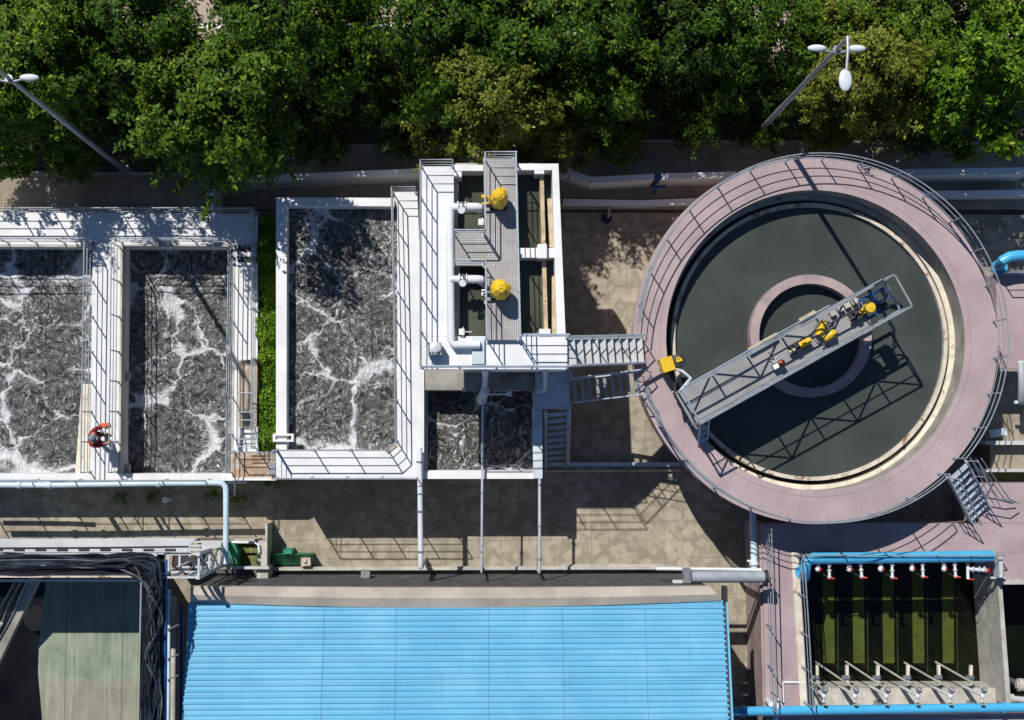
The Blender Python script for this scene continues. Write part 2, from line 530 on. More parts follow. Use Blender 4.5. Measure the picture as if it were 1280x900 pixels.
def m_foam_water(name, seed, cell=.52, foam=1.0, dark=(.066, .068, .066)):
    """turbid boiling water: painted sun glints, foam gathered along the seams between the boils"""
    t = NT(name)
    p = t.map(loc=(seed * 3.7, seed * 5.1, seed))

    def warp(src, scale, amt, det=3):
        n = t.noise(scale, det, .6, 0, src)
        sb = t.n('ShaderNodeVectorMath', operation='SUBTRACT'); t.l(n.outputs[1], sb.inputs[0]); sb.inputs[1].default_value = (.5, .5, .5)
        a = t.n('ShaderNodeVectorMath', operation='MULTIPLY_ADD')
        t.l(sb.outputs[0], a.inputs[0]); a.inputs[1].default_value = (amt, amt, 0); t.l(src, a.inputs[2])
        return a.outputs[0]
    q = warp(warp(p, .7, 1.5), 3.0, .34)
    vo = t.n('ShaderNodeTexVoronoi', feature='DISTANCE_TO_EDGE'); t.l(q, vo.inputs['Vector']); vo.inputs['Scale'].default_value = cell
    v1 = t.n('ShaderNodeTexVoronoi', feature='F1'); t.l(q, v1.inputs['Vector']); v1.inputs['Scale'].default_value = cell
    # sun glints painted into the colour: short flecks along flow lines, between darker boils
    pw = warp(warp(p, .60, 1.0, 2), 2.6, .26, 2)
    fa = t.map(scale=(1.0, .58, 1), rot=(0, 0, .75), vec=pw)
    w1 = t.noise(4.8, 3, .58, .6, pw)
    w2 = t.noise(9.0, 2, .55, .25, fa)
    w3 = t.noise(15.0, 2, .6, .4, pw)
    r1 = t.math('ABSOLUTE', t.math('SUBTRACT', w1.outputs[0], .5))
    glint = t.math('MAXIMUM', t.math('MULTIPLY', t.step(r1, .004, .034, 1, 0), t.step(w3.outputs[0], .42, .58, .1, .8)), t.step(w2.outputs[0], .55, .615))
    ring = t.math('SINE', t.math('ADD', t.math('MULTIPLY', v1.outputs['Distance'], 68.0), t.math('MULTIPLY', w1.outputs[0], 9.0)))
    glint = t.math('MULTIPLY', glint, t.step(ring, -.5, .6, .45, 1))
    glint = t.math('MULTIPLY', glint, t.step(w3.outputs[0], .34, .50, .40, 1))
    big = t.noise(1.0, 4, .6, .6, p)
    boil = t.step(v1.outputs['Distance'], .08, .55, .45, 1.0)
    amt = t.math('MULTIPLY', t.step(big.outputs[0], .34, .62, .30, .95), boil)
    c = t.mix(t.step(w1.outputs[0], .34, .66), sc(dark, .55), sc(dark, 1.7))
    c = t.mix(t.math('MULTIPLY', glint, amt), c, (.52, .535, .545))
    # foam gathered into stars where the boils meet, many seams carrying none
    th = t.noise(.62, 3, .6, 0, p)
    wv = t.math('MULTIPLY', t.step(v1.outputs['Distance'], .36, .82, .004, .17 * foam), t.step(th.outputs[0], .44, .64, .06, 1.2))
    near = t.math('DIVIDE', vo.outputs[0], wv)
    tear = t.noise(5.5, 5, .68, .8, pw)
    edge = t.math('ADD', near, t.math('MULTIPLY', t.math('SUBTRACT', tear.outputs[0], .5), 2.0))
    fm = t.math('MULTIPLY', t.step(edge, 1.0, .05), .85)
    veil = t.math('MULTIPLY', t.step(near, 3.6, .3), t.step(tear.outputs[0], .47, .66, 0, .40))
    lace = t.math('MULTIPLY', t.step(vo.outputs[0], .022, .003), t.step(tear.outputs[0], .46, .62, 0, .28))
    fm = t.math('MAXIMUM', t.math('MAXIMUM', fm, veil), lace)
    c = t.mix(fm, c, (.70, .715, .74))
    t.set(col=c, rough=t.step(fm, 0, .6, .20, .75), spec=.5, ior=1.33)
    h = t.math('ADD', t.math('ADD', t.math('MULTIPLY', w1.outputs[0], .9), t.math('MULTIPLY', w2.outputs[0], .55)), t.math('MULTIPLY', w3.outputs[0], .16))
    t.bump(h, 1.0, .13)
    return t.m


def m_still(name, col, rough=.06, var=.15, b=.02):
    t = NT(name)
    n = t.noise(.5, 3, .5)
    c = t.mix(t.step(n.outputs[0], .3, .7), sc(col, 1 - var), sc(col, 1 + var))
    n2 = t.noise(3.0, 5, .7)
    c = t.mix(t.step(n2.outputs[0], .66, .76, 0, .25), c, sc(col, 1.7))
    n4 = t.noise(.8, 6, .72, 1.4)
    c = t.mix(t.step(n4.outputs[0], .50, .72, 0, .35), c, sc(col, 1.45))
    n5 = t.noise(14, 2, .6)
    c = t.mix(t.math('MULTIPLY', t.step(n5.outputs[0], .70, .74), t.step(n4.outputs[0], .52, .6)), c, (.20, .19, .16))
    t.set(col=c, rough=rough, spec=.5, ior=1.33)
    nb = t.noise(3.5, 3, .5)
    t.bump(nb.outputs[0], b, .05)
    return t.m


M['still'] = m_still('still_grey_green_water', (.058, .067, .063))
M['cellwater'] = m_still('still_olive_grey_water', (.070, .078, .058), .08, .25)
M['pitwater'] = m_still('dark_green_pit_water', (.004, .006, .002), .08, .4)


def m_leaf(name, c0, c1, c2):
    t = NT(name)
    rnd = t.geo.outputs['Random Per Island']
    c = t.mix(t.step(rnd, 0, .7, 0, 1, False), c0, c1)
    c = t.mix(t.step(rnd, .88, 1.0, 0, 1, False), c, c2)
    oi = t.n('ShaderNodeObjectInfo')
    c = t.mix(t.step(oi.outputs['Random'], 0, 1, 0, .30, False), c, sc(c0, .8))
    t.set(col=c, rough=.5, spec=.16)
    tr = t.n('ShaderNodeBsdfTranslucent')
    t.l(t.mix(.5, c, c2), tr.inputs[0])
    mx = t.n('ShaderNodeMixShader'); mx.inputs[0].default_value = .13
    t.l(t.b.outputs[0], mx.inputs[1]); t.l(tr.outputs[0], mx.inputs[2])
    t.l(mx.outputs[0], t.out.inputs[0])
    return t.m


M['leaf_dark'] = m_leaf('dark_green_leaves', (.016, .048, .006), (.072, .160, .013), (.28, .36, .028))
M['leaf_shaded'] = m_leaf('shade_darkened_leaves', (.010, .030, .004), (.036, .082, .008), (.22, .27, .025))  # leaves darkened: shade of the gaps between crowns put into the colour
M['leaf_mid'] = m_leaf('mid_green_leaves', (.028, .068, .007), (.112, .200, .014), (.34, .41, .03))
M['leaf_olive'] = m_leaf('olive_green_leaves', (.060, .085, .012), (.215, .240, .030), (.42, .40, .05))
M['leaf_bright'] = m_leaf('fresh_green_leaves', (.034, .092, .007), (.150, .290, .015), (.36, .48, .03))
M['bark'] = surf('grey_brown_bark', (.11, .085, .06), .9, var=.4, vs=6, fine=.3)
M['twig'] = M['bark']

# ------------------------------------------------------------------ world, sun, camera
w = bpy.data.worlds.new('World'); S.world = w
w.use_nodes = True
wt = w.node_tree
bg = wt.nodes['Background']
sky = wt.nodes.new('ShaderNodeTexSky'); sky.sky_type = 'NISHITA'; sky.sun_disc = False
SUN = Vector((-.425, .68, 1.0)).normalized()       # towards the sun
sky.sun_elevation = math.asin(SUN.z)
sky.sun_rotation = math.atan2(SUN.x, SUN.y)
wt.links.new(sky.outputs[0], bg.inputs[0])
bg.inputs[1].default_value = .075
sky.air_density = .95; sky.dust_density = 0; sky.ozone_density = 7.0; sky.altitude = 200
sl = bpy.data.lights.new('sun', 'SUN'); sl.energy = 5.0; sl.angle = math.radians(.5); sl.color = (1.0, .955, .89)
so = bpy.data.objects.new('sun', sl); COL.objects.link(so)
so.rotation_euler = SUN.to_track_quat('Z', 'Y').to_euler()
so.location = SUN * 60

cam = bpy.data.cameras.new('camera'); co = bpy.data.objects.new('camera', cam); COL.objects.link(co)
cam.sensor_width = 36; cam.lens = FP / 1280 * 36
cam.clip_end = 2000
co.matrix_world = Matrix.Translation((0, 0, HG)) @ CAMR.to_4x4()
S.camera = co
S.view_settings.view_transform = 'Standard'
S.view_settings.look = 'None'
S.view_settings.exposure = -.12
S.view_settings.gamma = 1
S.render.resolution_x = 1024; S.render.resolution_y = 720


# ================================================================== THE SETTING
def sheet(name, pts, z, mat, px=True):
    mb = MB()
    P = [at(x, y, z) for x, y in pts] if px else [Vector((x, y, z)) for x, y in pts]
    mb.v = [tuple(p) for p in P]
    a = sum(P[i].x * P[(i + 1) % len(P)].y - P[(i + 1) % len(P)].x * P[i].y for i in range(len(P)))
    idx = list(range(len(P)))
    mb.f = [tuple(idx if a > 0 else idx[::-1])]
    return structure(mb.build(name, mat))


def holed(name, x0, y0, x1, y1, z, mat, holes):
    """one flat sheet, open where the sunken pits are"""
    mb = MB()
    xs = sorted({x0, x1, *[min(max(h[k], x0), x1) for h in holes for k in (0, 2)]})
    ys = sorted({y0, y1, *[min(max(h[k], y0), y1) for h in holes for k in (1, 3)]})
    nx = len(xs)
    for y in ys:
        for x in xs: mb.v.append((x, y, z))
    for j in range(len(ys) - 1):
        for i in range(nx - 1):
            cx, cy = (xs[i] + xs[i + 1]) / 2, (ys[j] + ys[j + 1]) / 2
            if any(h[0] < cx < h[2] and h[1] < cy < h[3] for h in holes): continue
            mb.f.append((j * nx + i, j * nx + i + 1, (j + 1) * nx + i + 1, (j + 1) * nx + i))
    return structure(mb.build(name, mat))


PITS = [(at(-90, 800, 0).x, at(0, 990, 0).y, at(92, 800, 0).x, at(0, 719, 0).y),
        (at(1003, 800, 0).x, at(0, 880, 0).y, at(1300, 800, 0).x, at(0, 700, 0).y)]
holed('ground', -900, -900, 900, 900, 0, M['soil'], PITS)
holed('yard', at(-300, 0, 0).x, at(0, 1010, 0).y, at(1500, 0, 0).x, at(0, 262, 0).y, .006, M['paving'], PITS)
sheet('path', [(-300, 218), (345, 218), (345, 262), (-300, 262)], .006, M['path'])
sheet('path', [(345, 180), (1500, 180), (1500, 262), (345, 262)], .006, M['yard'])
sheet('road', [(-500, -240), (1800, -240), (1800, 64), (-500, 64)], .006, M['road'])
sheet('road_marking', [(-500, 30), (1800, 30), (1800, 35), (-500, 35)], .012, M['white_wall'])
# kerb at the edge of the tree belt
k = MB(); k.pb(-300, 214, 345, 218, .14, 0)
structure(k.build('kerb', M['concrete']))
k = MB(); k.pb(700, 176, 1500, 180, .14, 0)
structure(k.build('kerb', M['concrete']))


from mathutils import noise as mnoise


def waves(px0, py0, px1, py1, z, mat, amp=.075, res=.085, seed=0.0):
    """a sheet of churning water with real waves"""
    a = at(px0, (py0 + py1) / 2, z); b = at(px1, (py0 + py1) / 2, z); c = at((px0 + px1) / 2, py0, z); d = at((px0 + px1) / 2, py1, z)
    nx = max(2, int((b.x - a.x) / res)); ny = max(2, int((c.y - d.y) / res))
    mb = MB()
    for j in range(ny + 1):
        for i in range(nx + 1):
            x = a.x + (b.x - a.x) * i / nx; y = d.y + (c.y - d.y) * j / ny
            h = mnoise.noise(Vector((x * 1.1 + seed, y * 1.1, 0))) * .7 + mnoise.noise(Vector((x * 2.7, y * 2.7 + seed, 5))) * .8 + mnoise.noise(Vector((x * 5.5, y * 5.5, 9 + seed))) * .45
            mb.v.append((x, y, z + amp * h))
    w_ = nx + 1
    for j in range(ny):
        for i in range(nx): mb.f.append((j * w_ + i, j * w_ + i + 1, (j + 1) * w_ + i + 1, (j + 1) * w_ + i))
    return structure(mb.build('water', mat, None, True))


# ================================================================== RAILINGS
POSTM = {}


def post_mesh(h, r=.021, mat=None):
    key = (round(h, 3), r, mat.name)
    if key not in POSTM:
        mb = MB(); mb.cyl((0, 0, 0), (0, 0, h), r, n=6)
        mb.box(-.05, -.05, 0, .05, .05, .012)
        me = bpy.data.meshes.new('post'); me.from_pydata(mb.v, [], mb.f); me.materials.append(mat)
        POSTM[key] = me
    return POSTM[key]


def railing(label, path, z, h=1.1, step=1.25, closed=False, mat=None, rails=3, r=.020, group='tubular handrails on the walkways', world=False, jitter=True):
    mat = mat or M['rail']
    pts = [Vector((*p[:2], z if not isinstance(z, (list, tuple)) else z[i])) for i, p in enumerate(path)] if world else [at(x, y, z if not isinstance(z, (list, tuple)) else z[i]) for i, (x, y) in enumerate(path)]
    root = thing('railing', tuple(pts[0]), label, 'railing', group)
    segs = list(zip(pts, pts[1:] + pts[:1])) if closed else list(zip(pts, pts[1:]))
    spots = []
    if len(pts) > 12:                     # a curve: space the posts along it
        acc = 0; spots.append(pts[0])
        for a, b in segs:
            acc += (b - a).length
            if acc >= step: spots.append(b); acc = 0
    else:
        for a, b in segs:
            n = max(1, round((b - a).length / step))
            for i in range(n): spots.append(a.lerp(b, i / n))
        if not closed: spots.append(pts[-1])
    me = post_mesh(h, .021, mat)
    for p in spots:
        o = bpy.data.objects.new('post', me); COL.objects.link(o)
        o.parent = root; o.location = p - pts[0]
        o.rotation_euler = (random.uniform(-.012, .012), random.uniform(-.012, .012), 0)
    names = ['top_rail', 'middle_rail', 'lower_rail', 'lower_rail']
    for i in range(rails):
        zz = h * (1 - i / rails)
        mb = MB()
        mb.tube([p + Vector((0, 0, zz)) for p in pts], r * (1.1 if i == 0 else .8), 6, closed=closed)
        mb.build(names[i], mat, root)
    return root


# ================================================================== LEFT AERATION BASINS (tanks 1 and 2)
TL = 1.9
root = thing('aeration_basin', tuple(at(150, 430, 0)), 'white concrete basin with two side by side tanks and a walkway between them', 'basin')
mb = MB()
mb.pb(-120, 266, 322, 306, TL, 0)                 # north walkway
mb.pq([(116, 306), (152, 306), (149, 592), (112, 592)], TL, 0)
mb.pq([(293, 306), (322, 306), (322, 592), (290, 592)], TL, 0)
mb.pb(-120, 592, 322, 601, TL, 0)
mb.build('wall', M['deck_plank'], root)
mb = MB(); mb.pq([(102, 480), (112.5, 480), (111, 592), (94, 592)], TL - .55, 0)
mb.build('ledge', M['weir'], root)
mb = MB()                                         # grey steel lintel edges round the tank mouths
mb.pb(-120, 306, 116, 308.4, TL + .03, TL - .25); mb.pb(152, 305.4, 293, 307.6, TL + .03, TL - .25)
mb.build('edge_strip', M['lightcon'], root)
mb = MB(); mb.pq([(150.4, 306), (153.2, 306), (150.2, 592), (148, 592)], TL + .02, TL - .5)
mb.build('edge_strip', M['lightcon'], root)
mb = MB(); mb.pq([(291.5, 306), (294, 306), (291, 592), (288.6, 592)], TL + .02, TL - .4)
mb.build('edge_strip', M['lightcon'], root)
for (x0, y0, x1, y1) in ((297, 308, 319, 314.5), (297, 321, 319, 327)):
    mb = MB(); mb.pb(x0, y0, x1, y1, TL + .05, TL - .01); mb.build('channel_slot', M['dark_steel'], root)
mb = MB(); mb.pb(296, 315, 320, 320.5, TL + .08, TL); mb.pb(314, 309, 320, 314, TL + .12, TL); mb.build('channel_cover', M['white_wall'], root)

waves(-130, 300, 121, 596, .75, m_foam_water('foaming_water_near_left', 1, .54, .95), seed=1)
waves(143, 300, 299, 596, .75, m_foam_water('foaming_water_second', 2.3, .52, .95), seed=4)

# inlet pipe stubs in the second tank
for i, yy in enumerate((471, 585)):
    mb = MB(); a = at(150, yy, 1.25)
    mb.cyl(a, a + Vector((.32, 0, 0)), .14, n=14)
    tag(mb.build('pipe_stub', M['lightcon'], None, True), ('pale round pipe stub halfway down the west side of the second foaming tank' if i == 0 else 'pale round pipe stub at the south west corner of the second foaming tank'), 'pipe', 'pipe stubs in the second tank')

railing('long grey railing on the shaded north edge of the twin tank basin beside the path', [(-60, 267), (322, 267)], TL, step=1.15)
railing('grey railing on the walkway north of the left foaming tank, at the water edge', [(-60, 304), (116, 304)], TL, step=1.0)
railing('grey railing on the walkway north of the second foaming tank, at the water edge', [(153, 304), (292, 304)], TL, step=1.15)
railing('grey railing along the left foaming tank, behind the worker in red', [(117, 309), (115, 440), (113, 590)], TL, step=1.05)
railing('grey railing along the second foaming tank, which the worker in red holds', [(150, 309), (149, 440), (147, 590)], TL, step=1.05)
railing('grey railing on the east edge of the second foaming tank beside the timber walkway', [(293, 309), (291, 450), (290, 590)], TL, step=1.3)
railing('grey railing between the second foaming tank walkway and the green hedge', [(321, 268), (321, 450), (321, 560)], TL, step=1.4)
railing('low grey railing along the south edge of the twin tank basin above the pipe', [(-60, 600), (262, 600)], TL, step=1.3)

# timber covered walkway on the hedge side, with steps and landing
root = thing('timber_platform', tuple(at(310, 500, 0)), 'weathered beige boarded platform between second tank and green hedge, white steps at its foot', 'platform')
mb = MB()
for i in range(4):
    mb.pb(300.5 + i * 5.2, 452, 305.3 + i * 5.2, 536, TL + .20, TL + .004)
mb.build('board', M['timber'], root)
mb = MB(); mb.pb(299, 449.5, 322, 452, TL + .24, TL); mb.pb(298.2, 452, 300.4, 536, TL + .24, TL); mb.build('edge_beam', M['timber'], root)
for i in range(4):
    mb = MB(); mb.pb(300, 537 + i * 6.5, 320, 541 + i * 6.5, TL + .16 - i * .05, TL + .005); mb.build('step', M['white_wall'], root)
for xx in (300, 321):
    mb = MB()
    mb.bar(at(xx, 534, TL + .25), at(xx - (3 if xx < 310 else -1), 566, TL + .05), .07, .18)
    mb.build('stringer', M['white_wall'], root)
for yy in (491, 515, 525, 549, 558):
    mb = MB(); a = at(297, yy, TL + .9); b = at(319, yy, TL + .9); mb.cyl(a, b, .018, n=6); mb.build('cross_rail', M['pale_rail'], root)

root = thing('landing', tuple(at(318, 580, 0)), 'sandy brown stained concrete landing between the two basins south of the hedge', 'landing')
mb = MB(); mb.pb(290, 566, 345, 597, 2.0, 0); mb.build('slab', M['stain'], root)
mb = MB(); mb.pb(290, 597, 345, 600.5, 2.06, 1.5); mb.build('edge', M['white_wall'], root)
mb = MB(); mb.pb(336, 578, 344, 593, 2.3, 2.003); mb.build('box', M['steel'], root)
railing('short grey railing round the brown stained landing', [(293, 565), (342, 565)], 2.0, step=1.0)

# ------------------------------------------------------------------ person on the walkway
def skin_body(name, joints, edges, radii, mat, parent, origin, sub=2):
    me = bpy.data.meshes.new(name)
    me.from_pydata([tuple(Vector(j) - Vector(origin)) for j in joints], edges, [])
    o = bpy.data.objects.new(name, me); COL.objects.link(o)
    me.materials.append(mat)
    sk = o.modifiers.new('skin', 'SKIN')
    sd = o.modifiers.new('sub', 'SUBSURF'); sd.levels = sub; sd.render_levels = sub
    for i, r in enumerate(radii):
        me.skin_vertices[0].data[i].radius = (r, r) if not isinstance(r, tuple) else r
    me.skin_vertices[0].data[0].use_root = True
    sk.use_smooth_shade = True
    if parent is not None:
        o.parent = parent
    else:
        o.location = origin
    return o


M['jacket'] = surf('dark_red_jacket_cloth', (.30, .018, .028), .8, var=.35, vs=7, fine=.1)
M['trousers'] = surf('dark_trousers_cloth', (.030, .022, .024), .85, var=.3, vs=7)
M['skin'] = surf('skin', (.42, .25, .17), .55, var=.1, vs=9, fine=.0)
M['cap'] = surf('grey_blue_cap_cloth', (.20, .27, .30), .8, var=.3, vs=12)
M['orange'] = surf('orange_red_cloth', (.62, .10, .035), .7, var=.3, vs=10)
M['boot'] = surf('dark_boot_rubber', (.02, .02, .02), .6, var=.2, vs=9)
M['hair'] = surf('black_hair', (.012, .010, .010), .6, var=.2, vs=9)


def person():
    F = at(130, 548, TL)
    def W(f, l, u): return F + Vector((f, l, u))       # forward = east, left = north
    # body: one continuous surface, pelvis first
    J = [W(-.03, 0, .95), W(-.01, 0, 1.12), W(.02, 0, 1.30), W(.04, 0, 1.42), W(.05, 0, 1.50),      # 0-4 pelvis..neck
         W(.07, 0, 1.60), W(.08, 0, 1.72),                                                        # 5-6 head
         W(-.02, .10, .90), W(.06, .12, .50), W(-.02, .13, .09), W(.14, .15, .05),                  # 7-10 left leg
         W(-.02, -.10, .90), W(.00, -.12, .50), W(-.10, -.13, .09), W(.06, -.15, .05),              # 11-14 right leg
         W(.03, .19, 1.40), W(.06, .31, 1.16), W(.24, .36, 1.08), W(.31, .365, 1.07),               # 15-18 left arm (north)
         W(.03, -.19, 1.40), W(.14, -.24, 1.15), W(.34, -.16, 1.10), W(.405, -.14, 1.12)]            # 19-22 right arm to rail
    E = [(0, 1), (1, 2), (2, 3), (3, 4), (4, 5), (5, 6), (0, 7), (7, 8), (8, 9), (9, 10), (0, 11), (11, 12), (12, 13), (13, 14),
         (3, 15), (15, 16), (16, 17), (17, 18), (3, 19), (19, 20), (20, 21), (21, 22)]
    R = [(.14, .17), (.13, .155), (.14, .18), (.11, .13), .06, .085, .07,
         .095, .065, .05, .04, .095, .065, .05, .04, .085, .055, .045, .035, .085, .055, .045, .035]
    root = thing('person', tuple(F), 'worker in dark red jacket and grey cap holding the walkway railing, carrying orange cloth', 'person')
    body = skin_body('body', J, E, R, M['skin'], root, F)
    # clothing close over the body
    jk = skin_body('jacket', [J[0], J[1], J[2], J[3], W(.05, 0, 1.46), J[15], J[16], J[17], J[19], J[20], J[21]],
                   [(0, 1), (1, 2), (2, 3), (3, 4), (3, 5), (5, 6), (6, 7), (3, 8), (8, 9), (9, 10)],
                   [(.165, .20), (.155, .185), (.165, .205), (.13, .15), .08, .105, .078, .062, .105, .078, .062], M['jacket'], root, F)
    tr = skin_body('trousers', [J[0], J[7], J[8], W(-.02, .13, .14), J[11], J[12], W(-.10, -.13, .14)],
                   [(0, 1), (1, 2), (2, 3), (0, 4), (4, 5), (5, 6)], [(.15, .18), .115, .085, .07, .115, .085, .07], M['trousers'], root, F)
    for l, f in ((.13, .03), (-.13, -.05)):
        mb = MB(); mb.ball(W(f + .05, l, .05), .15, .055, .06); mb.build('boot', M['boot'], root, True)
    mb = MB(); mb.lathe(W(.075, 0, 1.66), [(.112, 0), (.112, .05), (.09, .11), (.05, .135), (.0, .14)], 20)
    mb.prism([W(.17 + .0, -.07, 0)[:2], W(.25, -.05, 0)[:2], W(.25, .05, 0)[:2], W(.17, .07, 0)[:2]], F.z + 1.68, F.z + 1.665)
    mb.build('cap', M['cap'], root, True)
    mb = MB(); mb.ball(W(.02, 0, 1.63), .085, .092, .09); mb.build('hair', M['hair'], body, True)
    # hands: palm and fingers closing on what they hold
    for c, dirv, side in ((W(.415, -.135, 1.115), Vector((.9, .25, -.2)), 1), (W(.335, .37, 1.075), Vector((.95, .1, -.1)), -1)):
        d = dirv.normalized(); s = Vector((-d.y, d.x, 0)).normalized(); u = d.cross(s)
        JJ = [c - d * .05, c, c + d * .04]; EE = [(0, 1), (1, 2)]; RR = [.03, (.04, .022), (.04, .02)]
        for fi, off in enumerate((-.032, -.011, .011, .032)):
            ln = (.032, .040, .042, .034)[fi]
            a = len(JJ)
            JJ += [c + d * .06 + s * off, c + d * (.06 + ln * .7) + s * off - Vector((0, 0, .018)), c + d * (.06 + ln * .6) + s * off - Vector((0, 0, .05))]
            EE += [(2, a), (a, a + 1), (a + 1, a + 2)]; RR += [.0095, .009, .008]
        a = len(JJ)
        JJ += [c + s * .045 * side, c + s * .06 * side + d * .03 - Vector((0, 0, .03))]; EE += [(1, a), (a, a + 1)]; RR += [.012, .0095]
        skin_body('hand', JJ, EE, RR, M['skin'], body, F, 1)
    mb = MB()
    c = W(.36, .40, 1.02)
    mb.ball(c, .13, .10, .09, 12, 8); mb.ball(c + Vector((-.15, .02, -.05)), .10, .07, .07, 10, 6); mb.ball(c + Vector((.02, -.03, -.12)), .07, .06, .14, 10, 6)
    tag(mb.build('cloth_bundle', M['orange'], None, True), 'orange red cloth bundle in the hand of the worker on the walkway', 'cloth')


person()

# ------------------------------------------------------------------ hedge
def leaf_mesh(name, pts, nrm, rng, leaves=6, L=.17, Wd=.065, spread=.55, curl=.25):
    """rosettes of folded diamond leaves at pts facing nrm"""
    n = len(pts)
    P = np.repeat(np.asarray(pts), leaves, 0); N = np.repeat(np.asarray(nrm), leaves, 0)
    m = len(P)
    N = N + rng.normal(0, .18, (m, 3)); N /= np.linalg.norm(N, axis=1)[:, None]
    ref = rng.normal(0, 1, (m, 3))
    T = np.cross(N, ref); T /= np.linalg.norm(T, axis=1)[:, None]
    B = np.cross(N, T)
    l = L * rng.uniform(.65, 1.25, m)[:, None]; wd = Wd * rng.uniform(.7, 1.25, m)[:, None]
    lift = rng.uniform(-.35, .55, m)[:, None]
    D = T + N * lift; D /= np.linalg.norm(D, axis=1)[:, None]
    base = P + D * L * .12 + N * rng.uniform(-.05, .05, m)[:, None]
    mid = base + D * l * .5
    tip = base + D * l - N * l * curl * .5
    a = mid + B * wd * .5 + N * l * .08
    b = mid - B * wd * .5 + N * l * .08
    V = np.empty((m * 4, 3)); V[0::4] = base; V[1::4] = b; V[2::4] = tip; V[3::4] = a
    me = bpy.data.meshes.new(name)
    me.vertices.add(m * 4); me.vertices.foreach_set('co', V.ravel())
    me.loops.add(m * 4); me.loops.foreach_set('vertex_index', np.arange(m * 4, dtype=np.int32))
    me.polygons.add(m)
    me.polygons.foreach_set('loop_start', np.arange(0, m * 4, 4, dtype=np.int32))
    me.polygons.foreach_set('loop_total', np.full(m, 4, dtype=np.int32))
    me.update(calc_edges=True)
    return me


def hedge():
    rng = np.random.default_rng(5)
    a = at(334, 272, 2); b = at(332, 562, 2)
    root = thing('hedge', (b.x, (a.y + b.y) / 2, 0), 'long narrow bright green hedge between the twin tank basin and the single tank', 'hedge')
    pts = []; nr = []
    n = 2600
    for i in range(n):
        y = rng.uniform(b.y, a.y)
        xc = b.x + (a.x - b.x) * (y - b.y) / (a.y - b.y)
        bump = .12 * math.sin(y * 2.3) + .10 * math.sin(y * 5.1 + 1) + .07 * math.sin(y * 9.7)
        hw = .31 + .06 * math.sin(y * 3.7) + .04 * math.sin(y * 7.9)
        t = rng.uniform(-1, 1)
        x = xc + t * hw
        zz = 1.75 + bump + .25 * math.cos(t * 1.5) - rng.exponential(.10)
        pts.append((x - root.location.x, y - root.location.y, zz)); nr.append((t * .6 + rng.normal(0, .3), rng.normal(0, .3), 1))
    me = leaf_mesh('foliage', pts, nr, rng, 6, .105, .05)
    me.materials.append(M['leaf_bright'])
    o = bpy.data.objects.new('foliage', me); COL.objects.link(o); o.parent = root
    mb = MB()
    for i in range(24):
        y = b.y + (a.y - b.y) * (i + .5) / 24
        mb.tube([(b.x, y, 0), (b.x + random.uniform(-.1, .1), y, .8), (b.x + random.uniform(-.2, .2), y + .1, 1.7)], [.03, .02, .01], 5)
    mb.build('stems', M['bark'], root)


hedge()
# a weed sprouting from the wall foot beside the landing
rng = np.random.default_rng(3)
c = at(338, 602, 1.4)
me = leaf_mesh('foliage', [(rng.normal(0, .22), rng.normal(0, .07), rng.normal(0, .08)) for _ in range(26)], [(rng.normal(0, .3), -.3, 1) for _ in range(26)], rng, 6, .13, .045)
me.materials.append(M['leaf_bright'])
o = bpy.data.objects.new('weed', me); COL.objects.link(o); o.location = c
tag(o, 'small bright green weed growing out of the wall below the brown landing', 'weed')

# ================================================================== MIDDLE TANK (tank 3)
T3 = 3.0
root = thing('single_tank', tuple(at(430, 420, 0)), 'white walled rectangular tank of foaming grey water between hedge and tall basin', 'tank')
mb = MB()
mb.pq([(345, 247), (358.5, 247), (358, 563), (345, 563)], T3, 0)
mb.pb(358.5, 247, 493, 257.5, T3, 0)
mb.build('wall', M['white_wall'], root)
mb = MB()
mb.pq([(491.5, 240), (521.5, 240), (530, 440), (530, 599), (345, 599), (345, 563), (483, 563), (496.5, 553), (496.5, 260)], T3 + .06, 0)
mb.build('walkway', M['deck'], root)
mb = MB(); mb.pq([(481, 563.5), (494, 553.5), (496.8, 557), (484.5, 567)], T3 + .10, T3 + .06); mb.build('corner_plate', M['timber'], root)
waves(351, 252, 503, 572, 2.45, m_foam_water('foaming_water_middle', 4.2, .56, .75, (.070, .070, .066)), seed=8)
railing('grey railing on the water side of the east walkway of the single foaming tank', [(520, 241.5), (491.5, 241.5), (495, 400), (496.5, 552), (485, 562.5), (347, 562.5)], T3 + .06, step=1.15)
railing('grey railing on the south edge of the single foaming tank above the shaded yard', [(346, 564), (346, 597.5), (522, 597.5)], T3 + .06, step=1.1)
root = thing('bracket_frame', tuple(at(354, 546, T3)), 'small white slotted steel frame across the west wall of the single tank', 'frame')
for yy in (542, 549.5):
    mb = MB(); mb.pb(341, yy, 367, yy + 2.6, T3 + .14, T3 + .004); mb.build('bar', M['white_wall'], root)
mb = MB(); mb.pb(341, 544.6, 344, 549.5, T3 + .14, T3 + .004); mb.pb(364, 544.6, 367, 549.5, T3 + .14, T3 + .004); mb.build('end_piece', M['white_wall'], root)

